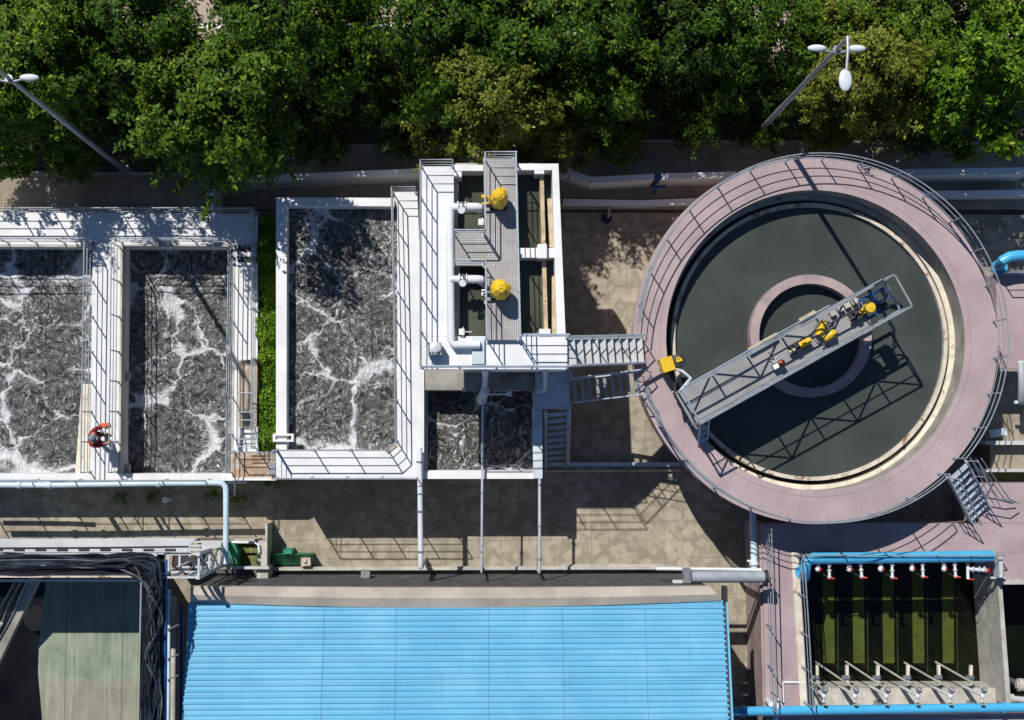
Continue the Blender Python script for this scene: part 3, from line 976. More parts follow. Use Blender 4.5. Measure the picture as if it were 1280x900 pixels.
# ================================================================== TALL BASIN
TB = 6.5
root = thing('tall_basin', tuple(at(610, 330, 0)), 'tall white concrete basin block with four narrow water cells and a central grating walkway', 'basin')
ZB = 5.45
mb = MB(); mb.pq([(569, 204), (672, 204), (681, 461), (580, 461)], ZB, 0); mb.build('base', M['lightcon'], root)
mb = MB()
mb.pq([(525, 208), (567, 208), (568, 420), (525, 420)], TB, TB - .28)
mb.pq([(525, 420.3), (608, 420.3), (608, 461.5), (525, 461.5)], TB - .003, TB - .283)
mb.build('west_walkway', M['deck'], root)
mb = MB(); mb.pq([(608, 420.3), (709, 420.3), (709, 461.5), (608, 461.5)], TB - .003, ZB - .25); mb.build('south_walkway', M['deck'], root)
mb = MB()
mb.pq([(567, 206), (604, 206), (604, 213.5), (567, 213.5)], TB, ZB)
mb.pq([(646, 204.5), (690, 204.5), (690, 212.5), (646, 212.5)], TB, ZB)
mb.pq([(690, 204.5), (698, 204.5), (707, 420), (696, 420)], TB, ZB)
mb.build('wall', M['white_wall'], root)
mb = MB()
mb.pq([(607, 207), (645, 207), (649, 420), (609, 420)], TB - .05, ZB); mb.build('divider', M['concrete'], root)
mb = MB(); mb.pq([(567.5, 290.5), (606.5, 290.5), (607.2, 330), (568, 330)], TB - .06, ZB); mb.build('divider', M['concrete'], root)
mb = MB(); mb.pq([(604.5, 198), (644, 198), (649.5, 425), (607.5, 425)], TB + .17, TB + .1); mb.build('grating_walkway', M['grating'], root)
mb = MB(); mb.pq([(567.5, 293.5), (605.5, 293.5), (606.3, 332), (567.5, 332)], TB + .165, TB + .1); mb.build('grating_landing', M['grating'], root)
mb = MB(); mb.pq([(648, 310), (694, 310), (694.5, 322), (648, 322)], TB - .08, ZB); mb.build('cross_beam', M['white_wall'], root)
for (x0, y0, x1, y1, z) in ((672, 305, 683.5, 322.5, TB + .1), (668, 212.5, 680, 217, TB - .01), (674, 411, 688, 420, TB + .04), (562, 214, 577, 221, TB - .02)):
    mb = MB(); mb.pb(x0, y0, x1, y1, z, ZB); mb.build('pier_block', M['white_wall'], root)
for q, z in (([(674.5, 217), (679.5, 217), (682, 305), (677, 305)], 6.25), ([(677.5, 322.5), (682.5, 322.5), (685, 411), (680, 411)], 6.25),
             ([(684, 248), (690, 248), (692.5, 309), (687, 309)], 6.05), ([(690, 345), (695.5, 345), (697.5, 418), (690, 418)], 6.05)):
    mb = MB(); mb.pq(q, z, ZB); mb.build('weir_plate', M['rust_beige'], root)
mb = MB(); mb.pq([(564.5, 208.3), (567.8, 208.3), (568.6, 420), (565, 420)], TB - .29, ZB - .3); mb.build('cell_wall', M['white_wall'], root)
mb = MB(); mb.pq([(568, 213.5), (573, 213.5), (572, 290), (568, 290)], 6.2, ZB); mb.pq([(568, 332), (575, 332), (574, 418), (568, 418)], 6.2, ZB); mb.build('cell_ledge', M['lightcon'], root)
mb = MB(); mb.pq([(590, 421), (605.5, 421), (605.5, 455), (590, 455)], TB + .12, TB); mb.build('cover_plate', M['blue_deck'], root)
for i, q in enumerate(([(566, 210), (609, 210), (609, 294), (566, 294)], [(566, 328), (610, 328), (610, 421), (566, 421)],
                       [(644, 210), (694, 210), (696, 314), (644, 314)], [(646, 318), (696, 318), (699, 421), (646, 421)])):
    sheet('water', q, 5.75, M['cellwater'])
railing('grey railing round the outer edge of the tall basin walkway, above the narrow slot', [(566, 209), (527, 209), (527, 330), (527, 459)], TB, step=1.15)
railing('pale railing along the south edge of the tall basin walkway above the small dark tank', [(528, 460), (620, 460), (708, 460)], TB, step=1.1, mat=M['pale_rail'])
railing('pale railing on the south walkway of the tall basin, beside its eastern cells', [(650, 421.5), (708, 421.5)], TB, step=1.2, mat=M['pale_rail'])
railing('pale railing on the west edge of the central grating, beside the yellow hoods', [(643, 199.5), (606, 199.5), (606.2, 293)], TB + .17, step=1.0, mat=M['pale_rail'])
railing('pale railing beside the southern grating and the second white valve', [(606.6, 333), (608, 423)], TB + .17, step=1.1, mat=M['pale_rail'])
railing('pale railing on the long east edge of the central grating above the eastern cells', [(643.5, 199), (649, 424)], TB + .17, step=1.35, mat=M['pale_rail'])
railing('short railing on the north edge of the grating landing with small bars', [(569, 294.5), (605, 294.5)], TB + .17, step=.6, mat=M['pale_rail'])
railing('short railing on the south edge of the grating landing above the second valve', [(569, 331), (605, 331)], TB + .17, step=.9, mat=M['pale_rail'], rails=2)


def hood_machine(px, py, label, seed):
    rnd = random.Random(seed)
    c = at(px, py, TB + .17)
    root = thing('scraper_drive', tuple(c), label, 'machine', 'covered scraper drives on the grating')
    mb = MB(); mb.box(c.x - .26, c.y - .26, c.z, c.x + .24, c.y + .24, c.z + .08); mb.build('base_plate', M['dark_steel'], root)
    mb = MB(); mb.cyl((c.x, c.y, c.z + .08), (c.x, c.y, c.z + .38), .17, n=14); mb.build('gear_case', M['dark_steel'], root, True)
    # draped hood: an irregular faceted tent
    mb = MB(); n = 9
    rings = [(.27, .25), (.30, .42), (.27, .82), (.15, 1.0), (.03, 1.06)]
    ph = rnd.uniform(0, 6)
    rr = [rnd.uniform(.88, 1.12) for _ in range(n)]
    for r, z in rings:
        for k in range(n):
            a = ph + 2 * PI * k / n
            q = r * (rr[k] if z < .95 else 1)
            mb.v.append((c.x + q * math.cos(a), c.y + q * math.sin(a), c.z + z + (rnd.uniform(-.03, .03))))
    for i in range(len(rings) - 1):
        for k in range(n):
            l = (k + 1) % n
            mb.f.append((i * n + k, i * n + l, (i + 1) * n + l, (i + 1) * n + k))
    mb.f.append(tuple((len(rings) - 1) * n + k for k in range(n)))
    mb.build('hood', M['yellow'], root)
    mb = MB()
    mb.cyl((c.x - .26, c.y + .05, c.z + .3), (c.x - .52, c.y + .10, c.z + .3), .06, n=10)
    mb.cyl((c.x - .26, c.y - .10, c.z + .3), (c.x - .50, c.y - .12, c.z + .3), .035, n=8)
    mb.build('drive_shaft', M['yellow'] if seed == 1 else M['dark_steel'], root)
    return root


hood_machine(623.5, 252, 'yellow hooded drive machine on the northern end of the central grating', 1)
hood_machine(625, 364, 'yellow hooded drive machine on the southern grating near the second valve', 5)


def valve_set(px, py, label):
    c = at(px, py, TB + .25)
    root = thing('valve', tuple(c), label, 'valve', 'white valves over the western cells')
    mb = MB(); mb.cyl(c + Vector((-.22, 0, 0)), c + Vector((0, 0, 0)), .11, n=14); mb.build('inlet', M['pipe_white'], root, True)
    mb = MB(); mb.cyl(c + Vector((0, 0, 0)), c + Vector((.05, 0, 0)), .17, n=16); mb.cyl(c + Vector((.22, 0, 0)), c + Vector((.26, 0, 0)), .17, n=16); mb.build('flange', M['pale_steel'], root)
    mb = MB(); mb.ball(c + Vector((.13, 0, 0)), .13, .16, .13); mb.cyl(c + Vector((.13, 0, 0)), c + Vector((.13, -.12, .22)), .04, n=8); bd = mb.build('body', M['steel'], root, True)
    mb = MB(); mb.tube([c + Vector((.26, 0, 0)), c + Vector((.55, 0, 0)), c + Vector((.64, 0, -.04)), c + Vector((.68, 0, -.16)), c + Vector((.68, 0, -.7))], .125, 14); mb.build('outlet_elbow', M['pipe_white'], root, True)
    mb = MB(); mb.lathe(c + Vector((.13, -.15, .26)), [(.0, 0), (.10, 0), (.11, .015), (.10, .03), (0, .03)], 12); mb.build('handwheel', M['pale_steel'], bd)


valve_set(571.5, 258.5, 'white valve with outlet elbow over the northern western cell of the tall basin')
valve_set(573, 349, 'white valve with outlet elbow over the southern western cell of the tall basin')
mb = MB()
p = [at(574, 259, TB + .25), at(566, 259, TB + .25), at(563, 263, TB + .22), at(562.5, 300, TB + .2), at(564, 426, TB + .2), at(567, 431, TB + .2), at(600, 431, TB + .2)]
mb.tube(p, .115, 12)
mb.cyl(at(563, 349, TB + .25), at(572, 349, TB + .25), .11, n=12)
tag(mb.build('supply_pipe', M['pipe_white'], None, True), 'long white pipe lying along the western cells of the tall basin, feeding both valves', 'pipe')

# small tank fittings on the cells
for (x, y, lab) in ((606, 366, 'small white bracket box on the west edge of the grating beside the southern cell'), (578, 415, 'small white valve block at the south west corner of the southern cell'), (602, 278, 'round white float fitting in the corner of the northern cell')):
    c = at(x, y, TB)
    root = thing('fitting', tuple(c), lab, 'fitting', 'small fittings at the cells')
    mb = MB(); mb.box(c.x - .10, c.y - .09, c.z - .05, c.x + .06, c.y + .09, c.z + .12); mb.build('block', M['white_wall'], root)
    mb = MB(); mb.cyl(c + Vector((.06, 0, .05)), c + Vector((.28, 0, .05)), .022, n=7); mb.build('arm', M['pale_steel'], root)
    mb = MB(); mb.tube([c + Vector((.02, .13 * math.cos(a), .06 + .05 * math.sin(a))) for a in np.linspace(0, PI, 8)], .02, 6); mb.build('ring', M['pale_steel'], root)

# blower box on the walkway
c = at(544, 438, TB)
root = thing('blower_box', tuple(c), 'rounded grey blower box standing on the south west corner of the tall basin walkway', 'blower')
mb = MB(); mb.box(c.x - .20, c.y - .17, c.z + .08, c.x + .20, c.y + .17, c.z + .5); mb.build('cabinet', M['steel'], root)
mb = MB(); mb.cyl((c.x, c.y + .14, c.z + .3), (c.x, c.y + .20, c.z + .3), .19, n=20); mb.lathe((c.x, c.y + .03, c.z + .5), [(.19, 0), (.18, .05), (.08, .07), (0, .07)], 18); mb.build('dome', M['pale_steel'], root, True)
mb = MB(); mb.box(c.x - .09, c.y - .12, c.z + .502, c.x + .13, c.y - .02, c.z + .56); mb.build('opening', M['dark_steel'], root)
for dx in (-.16, .16):
    mb = MB(); mb.box(c.x + dx - .03, c.y - .17, c.z, c.x + dx + .03, c.y + .17, c.z + .08); mb.build('foot', M['dark_steel'], root)

# down pipes on the south face
mb = MB()
p = [at(606, 461, 6.3), at(606.5, 464, 6.15), at(606.5, 468, 6.0), at(607, 470, 3.9), at(605.5, 490, 3.35), at(604, 494, 3.2)]
mb.tube(p, .095, 12); mb.ball(at(606.5, 488, 3.45), .15, .15, .15); mb.tube([at(606, 490, 3.4), at(602.5, 496, 3.1), at(602, 500, 2.6)], [.13, .17, .17], 12)
tag(mb.build('down_pipe', M['pipe_white'], None, True), 'white elbow pipe down the south side of the tall basin over the small tank', 'pipe')
mb = MB()
mb.tube([at(681, 461, 6.2), at(681.5, 465, 5.0), at(682, 484, 3.7), at(680, 488, 3.6), at(672, 489, 3.55)], .075, 10)
tag(mb.build('down_pipe', M['pipe_white'], None, True), 'white down pipe beside the blue steel platform ending over the small dark tank', 'pipe')
mb = MB()
mb.cyl(at(608, 493, 3.15), at(636, 492.5, 3.15), .035, n=8)
a = at(636, 492.5, 3.15); mb.box(a.x - .08, a.y - .08, a.z - .06, a.x + .10, a.y + .08, a.z + .10)
tag(mb.build('valve_pipe', M['pipe_white'], None, False), 'thin white horizontal pipe with a small valve block over the small dark tank', 'pipe')

# ================================================================== SMALL DARK TANK
root = thing('small_tank', tuple(at(600, 540, 0)), 'small tank of dark foaming water south of the tall basin with a stained grey ledge', 'tank')
mb = MB(); mb.pq([(531, 462), (668, 462), (668, 487.5), (531, 487.5)], 3.2, 0); mb.build('ledge', surf('stained_grey_ledge', (.36, .34, .30), .85, var=.3, vs=1.6, grime=(.26, .14, .09), gs=1.05, gt=(.57, .61), fine=.15), root)
mb = MB(); mb.pb(530.5, 588, 676, 598.5, T3, 0); mb.pb(667.5, 488, 676, 588, T3, 0); mb.build('wall', M['white_wall'], root)
mb = MB(); mb.pb(530.5, 488, 534, 588, T3 - .25, 0); mb.build('ledge', M['lightcon'], root)
waves(527, 470, 672, 592, 2.1, m_foam_water('foaming_water_small', 7.7, .50, .50, (.055, .052, .046)), seed=12)
for i, (x, w_) in enumerate(((532, 3), (571, 3), (578, 2), (647, 2))):
    pass
a = at(580, 487, 3.25)
root = thing('small_valve', tuple(a), 'tiny pale valve on the front lip of the stained grey ledge', 'valve')
mb = MB(); mb.box(a.x - .05, a.y - .08, a.z, a.x + .05, a.y + .06, a.z + .12); mb.build('body', M['pale_steel'], root)
mb = MB(); mb.cyl((a.x, a.y, a.z + .12), (a.x, a.y, a.z + .25), .02, n=6); mb.cyl((a.x, a.y, a.z + .25), (a.x, a.y, a.z + .27), .06, n=10); mb.build('handle', M['pale_steel'], root)

# long pipes running south over the yard
for (x0, y0, x1, y1, z, r, lab) in ((524.5, 560, 526, 704, 3.35, .085, 'thick white pipe running south across the shaded yard from the single tank corner'),
                                    (603.5, 500, 602, 711, 3.25, .040, 'thin pale pipe running south from the middle of the small dark tank across the yard'),
                                    (674.5, 592, 674.5, 711, 3.1, .050, 'thin pale pipe running south from the south east corner of the small dark tank')):
    root = thing('yard_pipe', tuple(at(x0, y0, z)), lab, 'pipe', 'pale pipes crossing the yard')
    a = at(x0, y0, z); b = at(x1, y1, z)
    mb = MB(); mb.tube([a, b, b + Vector((0, -.10, -.05)), b + Vector((0, -.13, -.2)), Vector((b.x, b.y - .13, .05))], r, 10); mb.build('pipe', M['pipe_white'] if r > .06 else M['pale_steel'], root, True)
    for t in (.12, .55, .9):
        p = a.lerp(b, t); mb = MB(); mb.cyl(p + Vector((0, .03, 0)), p - Vector((0, .03, 0)), r * 1.35, n=10); mb.build('collar', M['steel'], root)

# ================================================================== BLUE PLATFORM, STAIRS AND FOOTBRIDGES
def ladder_stairs(label, pa, za, pb_, zb, width, n, handrail=True, mat=None, tmat=None, cat='stairs', group=None, depth=.22, rise_plates=False, hh=.95):
    mat = mat or M['steel']; tmat = tmat or mat
    A = at(*pa, za); B = at(*pb_, zb)
    d = B - A; d2 = Vector((d.x, d.y, 0)).normalized(); s = Vector((-d2.y, d2.x, 0))
    root = thing('stairs' if cat == 'stairs' else 'footbridge', (A.x, A.y, zb), label, cat, group)
    for sg in (1, -1):
        mb = MB(); mb.bar(A + s * sg * width / 2, B + s * sg * width / 2, .05, .18); mb.build('stringer', mat, root)
    for i in range(n):
        p = A + d * ((i + .5) / n)
        mb = MB(); mb.obox(p, s * (width / 2 - .03), d2 * depth / 2, Vector((0, 0, .02))); mb.build('tread', tmat, root)
    if handrail:
        for sg in (1, -1):
            o = s * sg * (width / 2 + .02)
            mb = MB(); mb.tube([A + o + Vector((0, 0, hh)), B + o + Vector((0, 0, hh))], .022, 6); mb.build('handrail', M['pale_rail'], root)
            mb = MB(); mb.tube([A + o + Vector((0, 0, hh * .5)), B + o + Vector((0, 0, hh * .5))], .016, 6); mb.build('middle_rail', M['pale_rail'], root)
            k = max(3, n // 3)
            for i in range(k + 1):
                p = A + d * (i / k) + o
                mb = MB(); mb.cyl(p, p + Vector((0, 0, hh)), .018, n=6); mb.build('post', M['pale_rail'], root)
    return root


root = thing('steel_platform', tuple(at(690, 490, 0)), 'pale blue steel platform at the head of the stairs beside the small dark tank', 'platform')
mb = MB(); mb.pb(669, 464, 712, 511, 3.3, 3.12); mb.build('deck_plate', M['blue_deck'], root)
mb = MB(); mb.pq([(665, 512), (678, 512), (678, 598), (667, 598)], 3.16, 3.02); mb.build('side_walk', M['blue_deck'], root)
for (x, y) in ((708, 468), (708, 506), (684, 468)):
    mb = MB(); a = at(x, y, 3.1); mb.box(a.x - .05, a.y - .05, 0, a.x + .05, a.y + .05, 3.12); mb.build('leg', M['steel'], root)
mb = MB(); mb.cyl(at(674, 468, 3.75), at(710, 468, 3.75), .05, n=8); mb.build('pipe_rail', M['pale_rail'], root)
railing('pale railing post pair on the east edge of the blue steel platform', [(711, 465), (711, 478)], 3.3, step=.6, mat=M['pale_rail'])
railing('pale railing at the south east corner of the blue steel platform', [(711, 505), (711, 511), (700, 511)], 3.3, h=.9, step=.6, mat=M['pale_rail'])
ladder_stairs('blue grey steel stairs going down to the yard from the pale blue platform', (695.5, 514), 3.25, (694.5, 584), .1, .72, 9, True, M['pale_rail'], M['blue_deck'], depth=.13)
ladder_stairs('bright upper steel stairs from the tall basin walkway down to the round tank deck', (709, 441), 6.42, (803, 438), 4.3, .80, 10, True, M['pale_steel'], M['cover'], depth=.27, group='steel links to the round tank')
ladder_stairs('lower shaded steel footbridge from the blue platform up to the round tank deck', (714, 489), 3.35, (800, 479), 4.25, .72, 9, True, M['pale_rail'], M['steel'], cat='footbridge', depth=.10, group='steel links to the round tank')
# kerb pipe in the yard beside the stairs
mb = MB(); mb.pb(690, 578, 850, 583, .35, .01)
tag(mb.build('low_channel', M['pipe_pale']), 'low blue grey channel on the ground between the steel stairs and the round tank', 'channel')
mb = MB(); mb.cyl(at(672, 589, .12), at(850, 588, .12), .035, n=8)
tag(mb.build('ground_pipe', M['rust'], None, True), 'thin rusty pipe on the ground beside the low blue grey channel', 'pipe')

# ================================================================== ROUND TANK
ZC = 4.2
CC = at(1020, 424, ZC); CX, CY = CC.x, CC.y
root = thing('round_tank', (CX, CY, 0), 'large round settling tank with pink painted ring deck and still grey water', 'tank')
RO, RI = 5.77, 4.73
mb = MB(); mb.lathe((CX, CY, 0), [(RO - .42, 0), (RO - .42, ZC - .42), (RO, ZC - .26), (RO, ZC - .02)], 160); mb.build('outer_wall', M['pinkwall'], root, True)
mb = MB(); mb.lathe((CX, CY, 0), [(RO + .01, ZC - .03), (RO + .01, ZC), (RI, ZC), (RI, ZC - .06)], 160); mb.build('ring_deck', M['pink_ring'], root, True)
mb = MB(); mb.lathe((CX, CY, 0), [(RI + .012, ZC - .06), (RI + .012, 2.9)], 160); mb.build('inner_wall', M['concrete'], root, True)
mb = MB(); mb.lathe((CX, CY, 0), [(RI + .012, 3.28), (4.58, 3.25), (4.57, 2.7)], 160); mb.build('gutter_floor', M['weir'], root, True)
mb = MB(); mb.lathe((CX, CY, 0), [(4.45, 2.6), (4.45, 3.46), (4.33, 3.46), (4.33, 2.6)], 160); mb.build('weir_ring', M['rust'], root, True)
mb = MB(); mb.lathe((CX, CY, 0), [(4.58, 2.85), (4.40, 2.85)], 120); mb.build('gutter_bed', M['dark_wall'], root)
mb = MB()
wc = at(1014, 419.5, 3.75)
mb.lathe((wc.x, wc.y, 0), [(1.95, 2.6), (1.95, 3.75), (1.66, 3.75), (1.66, 2.6)], 96); mb.build('centre_well', M['pinkwall'], root, True)
mb = MB(); n = 128
mb.v = [(CX + 4.36 * math.cos(2 * PI * i / n), CY + 4.36 * math.sin(2 * PI * i / n), 3.30) for i in range(n)]; mb.f = [tuple(range(n))]
structure(mb.build('water', M['still']))


def arc(r, a0, a1, n):
    return [(CX + r * math.cos(math.radians(a0 + (a1 - a0) * i / n)), CY + r * math.sin(math.radians(a0 + (a1 - a0) * i / n))) for i in range(n + 1)]


# outer railing, open where the west stairs and the south east stairs arrive
railing('long curved grey railing on the north and east rim of the round tank', arc(RO - .09, -41, 176, 130), ZC, step=1.12, world=True)
railing('curved grey railing on the south rim of the round tank, ending at zigzag stairs', arc(RO - .09, 196, 312, 72), ZC, step=1.12, world=True)

# ---- rotating bridge
ZD = 5.5
wn, en = at(855, 491, 6.55), at(1118, 345, 6.55)
ws, es = at(872, 529, 6.55), at(1139, 381, 6.55)
dv = ((en + es) / 2 - (wn + ws) / 2); LEN = Vector((dv.x, dv.y, 0)).length
de = Vector((dv.x, dv.y, 0)).normalized(); dn = Vector((-de.y, de.x, 0))
O = (wn + ws) / 2; O = Vector((O.x, O.y, 0))
HW = .54


def BP(u, v, z):
    p = O + de * u + dn * v
    return Vector((p.x, p.y, z))


root = thing('scraper_bridge', tuple(BP(LEN / 2, 0, ZD)), 'slanting steel scraper bridge with truss sides and grating floor across the round tank', 'bridge')
UG = LEN - 1.05
mb = MB(); mb.obox(BP(UG / 2, 0, ZD), de * UG / 2, dn * (HW - .04), Vector((0, 0, .025))); mb.build('grating_floor', M['grating_bridge'], root)
NB = 6
for sg in (1, -1):
    mb = MB(); mb.bar(BP(0, sg * HW, ZD + 1.08), BP(LEN, sg * HW, ZD + 1.08), .045, .045); mb.build('top_chord', M['rail'], root)
    mb = MB(); mb.bar(BP(0, sg * HW, ZD - .22), BP(LEN - .9, sg * HW, ZD - .22), .055, .50); mb.build('bottom_chord', M['rail'], root)
    mb = MB(); mb.bar(BP(LEN - .9, sg * HW, ZD - .02), BP(LEN, sg * HW, ZD - .02), .055, .10); mb.build('bottom_chord', M['rail'], root)
    mb = MB(); mb.bar(BP(0, sg * HW, ZD + .55), BP(LEN, sg * HW, ZD + .55), .03, .03); mb.build('middle_rail', M['rail'], root)
    for i in range(NB + 1):
        u = LEN * i / NB
        u = min(max(u, .04), LEN - .04)
        mb = MB(); mb.bar(BP(u, sg * HW, ZD + .03), BP(u, sg * HW, ZD + 1.045), .042, .042); mb.build('vertical', M['rail'], root)
        if i < NB:
            u2 = LEN * (i + 1) / NB
            za, zb2 = (ZD + 1.04, ZD + .03) if i % 2 == 0 else (ZD + .03, ZD + 1.04)
            mb = MB(); mb.bar(BP(u + .02, sg * HW, za), BP(u2 - .02, sg * HW, zb2), .04, .04); mb.build('diagonal', M['rail'], root)
for u, z in ((LEN, ZD + 1.08), (LEN, ZD - .05), (0, ZD - .05), (UG, ZD - .05), (0.02, ZD + 1.08)):
    mb = MB(); mb.bar(BP(u, -HW + .03, z), BP(u, HW - .03, z), .055, .06); mb.build('cross_bar', M['rail'], root)
mb = MB(); mb.tube([BP(.15, HW + .10, ZD + .75), BP(1.6, HW + .10, ZD + .75), BP(3.4, HW + .12, ZD + .7), BP(5.2, HW + .12, ZD + .8)], .016, 6); mb.build('conduit', M['pale_rail'], root)
mb = MB(); mb.obox(BP(3.0, HW + .12, ZD + .3), de * .5, dn * .04, Vector((0, 0, .06))); mb.obox(BP(4.6, HW + .14, ZD + .2), de * .28, dn * .05, Vector((0, 0, .05))); mb.build('cable_tray', M['rust_beige'], root)
for u in (5.35, 5.62, 5.86, 6.1):
    mb = MB(); mb.obox(BP(u, HW - .17, ZD + .12), de * .095, dn * .075, Vector((0, 0, .08))); mb.build('junction_box', M['lightcon'], root)
# wheel carriage on the ring deck under the west end
for sg in (1, -1):
    mb = MB(); mb.bar(BP(.12, sg * .40, ZC + .22), BP(.12, sg * .40, ZD - .12), .12, .12); lg = mb.build('leg', M['dark_steel'], root)
    mb = MB(); c = BP(.12, sg * .40, ZC + .17); mb.cyl(c - de * .05, c + de * .05, .165, n=18); mb.build('wheel', M['black'], lg, True)
mb = MB(); mb.bar(BP(.12, -.42, ZC + .35), BP(.12, .42, ZC + .35), .12, .14); mb.build('axle_beam', M['dark_steel'], root)
# small access ladder beside the carriage
A = BP(.35, -HW - .02, ZD); B = BP(.15, -HW - .72, ZC + .05)
for off in (-.17, .17):
    mb = MB(); mb.tube([A + de * off + Vector((0, 0, .9)), A + de * off + Vector((0, 0, .1)), B + de * off], .022, 6); mb.build('ladder_rail', M['pale_rail'], root)
for i in range(4):
    p = A.lerp(B, (i + .5) / 4); mb = MB(); mb.bar(p - de * .17, p + de * .17, .09, .03); mb.build('rung', M['pale_rail'], root)


def gearmotor(u, v, ang, label, L=.34, r=.10, z=ZD + .03, body=None, extra=None):
    c = BP(u, v, z)
    a = BR_ANG + ang
    d = Vector((math.cos(a), math.sin(a), 0)); s = Vector((-d.y, d.x, 0))
    root = thing('gear_motor', tuple(c), label, 'motor', 'yellow motors on the scraper bridge')
    h = Vector((0, 0, .2))
    mb = MB(); mb.obox(c + Vector((0, 0, .03)), d * .30, s * .14, Vector((0, 0, .03))); mb.build('base', M['dark_steel'], root)
    mb = MB(); mb.cyl(c + h - d * .02, c + h + d * L, r, n=16); mb.cyl(c + h + d * L, c + h + d * (L + .05), r * .85, n=16)
    for k in range(5): mb.cyl(c + h + d * (.04 + .055 * k), c + h + d * (.055 + .055 * k), r * 1.1, n=16)
    mo = mb.build('motor_body', M['yellow'], root, True)
    mb = MB(); mb.obox(c + h - d * .10, d * .08, s * .12, Vector((0, 0, .13))); mb.build('gear_case', M['dark_steel'], root)
    mb = MB(); mb.obox(c + h - d * .27 - s * .05, d * .10, s * .05, Vector((0, 0, .06))); mb.cyl(c + h - d * .16, c + h - d * .38, .03, n=8); mb.build('coupling', M['rust_beige'] if extra == 'rust' else M['dark_steel'], root)
    mb = MB(); mb.obox(c + h + d * .12 + Vector((0, 0, r + .03)), d * .06, s * .05, Vector((0, 0, .035))); mb.build('terminal_box', M['yellow'], mo)
    return root


gearmotor(3.95, .0, .0, 'yellow gear motor with rusty coupling on the bridge floor nearest the white beacon box', extra='rust')
gearmotor(6.05, -.03, .08, 'yellow gear motor on dark base in front of the blue frame at bridge end', L=.28, r=.09)
c = BP(4.83, -.02, ZD + .03)
root = thing('twin_motor', tuple(c), 'pair of yellow motors on a round plate above the centre well, with dark bar', 'motor')
mb = MB(); mb.cyl(c, c + Vector((0, 0, .05)), .36, n=28); mb.build('round_plate', M['steel'], root, True)
for q, (du, dvv, dd) in enumerate(((-.06, .17, .05), (.05, -.13, .02))):
    e = c + de * du + dn * dvv
    mb = MB(); t = de * (.24 if q else .20) + dn * (.02 if q else .18)
    mb.cyl(e + Vector((0, 0, .24)) - t * .8, e + Vector((0, 0, .28)) + t * .5, .12, .13, 14); mb.ball(e + Vector((0, 0, .28)) + t * .5, .13, .13, .12); mb.build('motor_body', M['yellow'], root, True)
    mb = MB(); mb.cyl(e + Vector((0, 0, .38)) + t * .5, e + Vector((0, 0, .43)) + t * .5, .055, n=10); mb.build('cap', M['yellow'], root)
mb = MB(); mb.bar(c - de * .28 - dn * .06 + Vector((0, 0, .47)), c + de * .38 + dn * .16 + Vector((0, 0, .47)), .035, .035); mb.build('tie_bar', M['dark_steel'], root)
mb = MB(); mb.tube([c + de * (.33 * math.cos(a)) + dn * (.33 * math.sin(a)) + Vector((0, 0, .1 + .3 * abs(math.sin(a)))) for a in np.linspace(-1.2, 2.6, 12)], .014, 6); mb.build('cable', M['dark_steel'], root)

# fan head by the blue frame
c = BP(6.32, .0, ZD + .2)
root = thing('fan_motor', tuple(c), 'upright round yellow motor head between gear motor and blue frame', 'motor')
mb = MB(); mb.cyl(c, c + Vector((0, 0, .36)), .15, n=20); mb.build('motor_body', M['yellow'], root, True)
mb = MB(); mb.lathe(c + Vector((0, 0, .36)), [(.16, 0), (.15, .05), (.05, .07), (0, .07)], 20); mb.build('fan_cowl', M['yellow'], root, True)
mb = MB(); mb.cyl(c - Vector((0, 0, .17)), c, .10, n=12); mb.build('stand', M['dark_steel'], root)
c = BP(6.62, .0, ZD - .02)
root = thing('motor_frame', tuple(c), 'deep blue steel motor frame with open box at the far end of the scraper bridge', 'frame')
mb = MB()
for sg in (-1, 1):
    mb.bar(BP(6.25, sg * .30, ZD + .05), BP(6.95, sg * .30, ZD + .05), .08, .10)
mb.bar(BP(6.25, -.30, ZD + .055), BP(6.25, .30, ZD + .055), .07, .09); mb.bar(BP(6.62, -.30, ZD + .055), BP(6.62, .30, ZD + .055), .07, .09)
mb.build('base_frame', M['blue_paint'], root)
mb = MB()
for sg in (-1, 1):
    mb.obox(BP(6.80, .16 + sg * .17, ZD + .30), de * .20, dn * .02, Vector((0, 0, .2)))
    mb.obox(BP(6.80 + sg * .19, .16, ZD + .305), de * .02, dn * .148, Vector((0, 0, .2)))
mb.build('open_box', M['blue_paint'], root)
mb = MB(); mb.obox(BP(6.80, -.18, ZD + .2), de * .12, dn * .10, Vector((0, 0, .1))); mb.build('gear_case', M['dark_steel'], root)
c = BP(3.05, -.18, ZD + .03)
root = thing('beacon_box', tuple(c), 'white control box with a black and orange beacon on the bridge floor', 'control box')
mb = MB(); mb.obox(c + Vector((-.02, 0, .14)), de * .12, dn * .09, Vector((0, 0, .14))); mb.build('cabinet', M['white_wall'], root)
mb = MB(); mb.cyl(c + de * .13 + Vector((0, 0, .2)), c + de * .13 + Vector((0, 0, .36)), .105, n=16); mb.build('beacon', M['black'], root, True)
mb = MB(); mb.ball(c + de * .11 + dn * .03 + Vector((0, 0, .36)), .07, .06, .05); mb.build('lens', M['orange'], root, True)
mb = MB(); mb.tube([c + dn * .28 - de * .1 + Vector((0, 0, .02)), c + dn * .2 - de * .02 + Vector((0, 0, .3)), c + dn * .5 - de * .12 + Vector((0, 0, .6))], .018, 6); mb.build('stalk', M['dark_steel'], root)

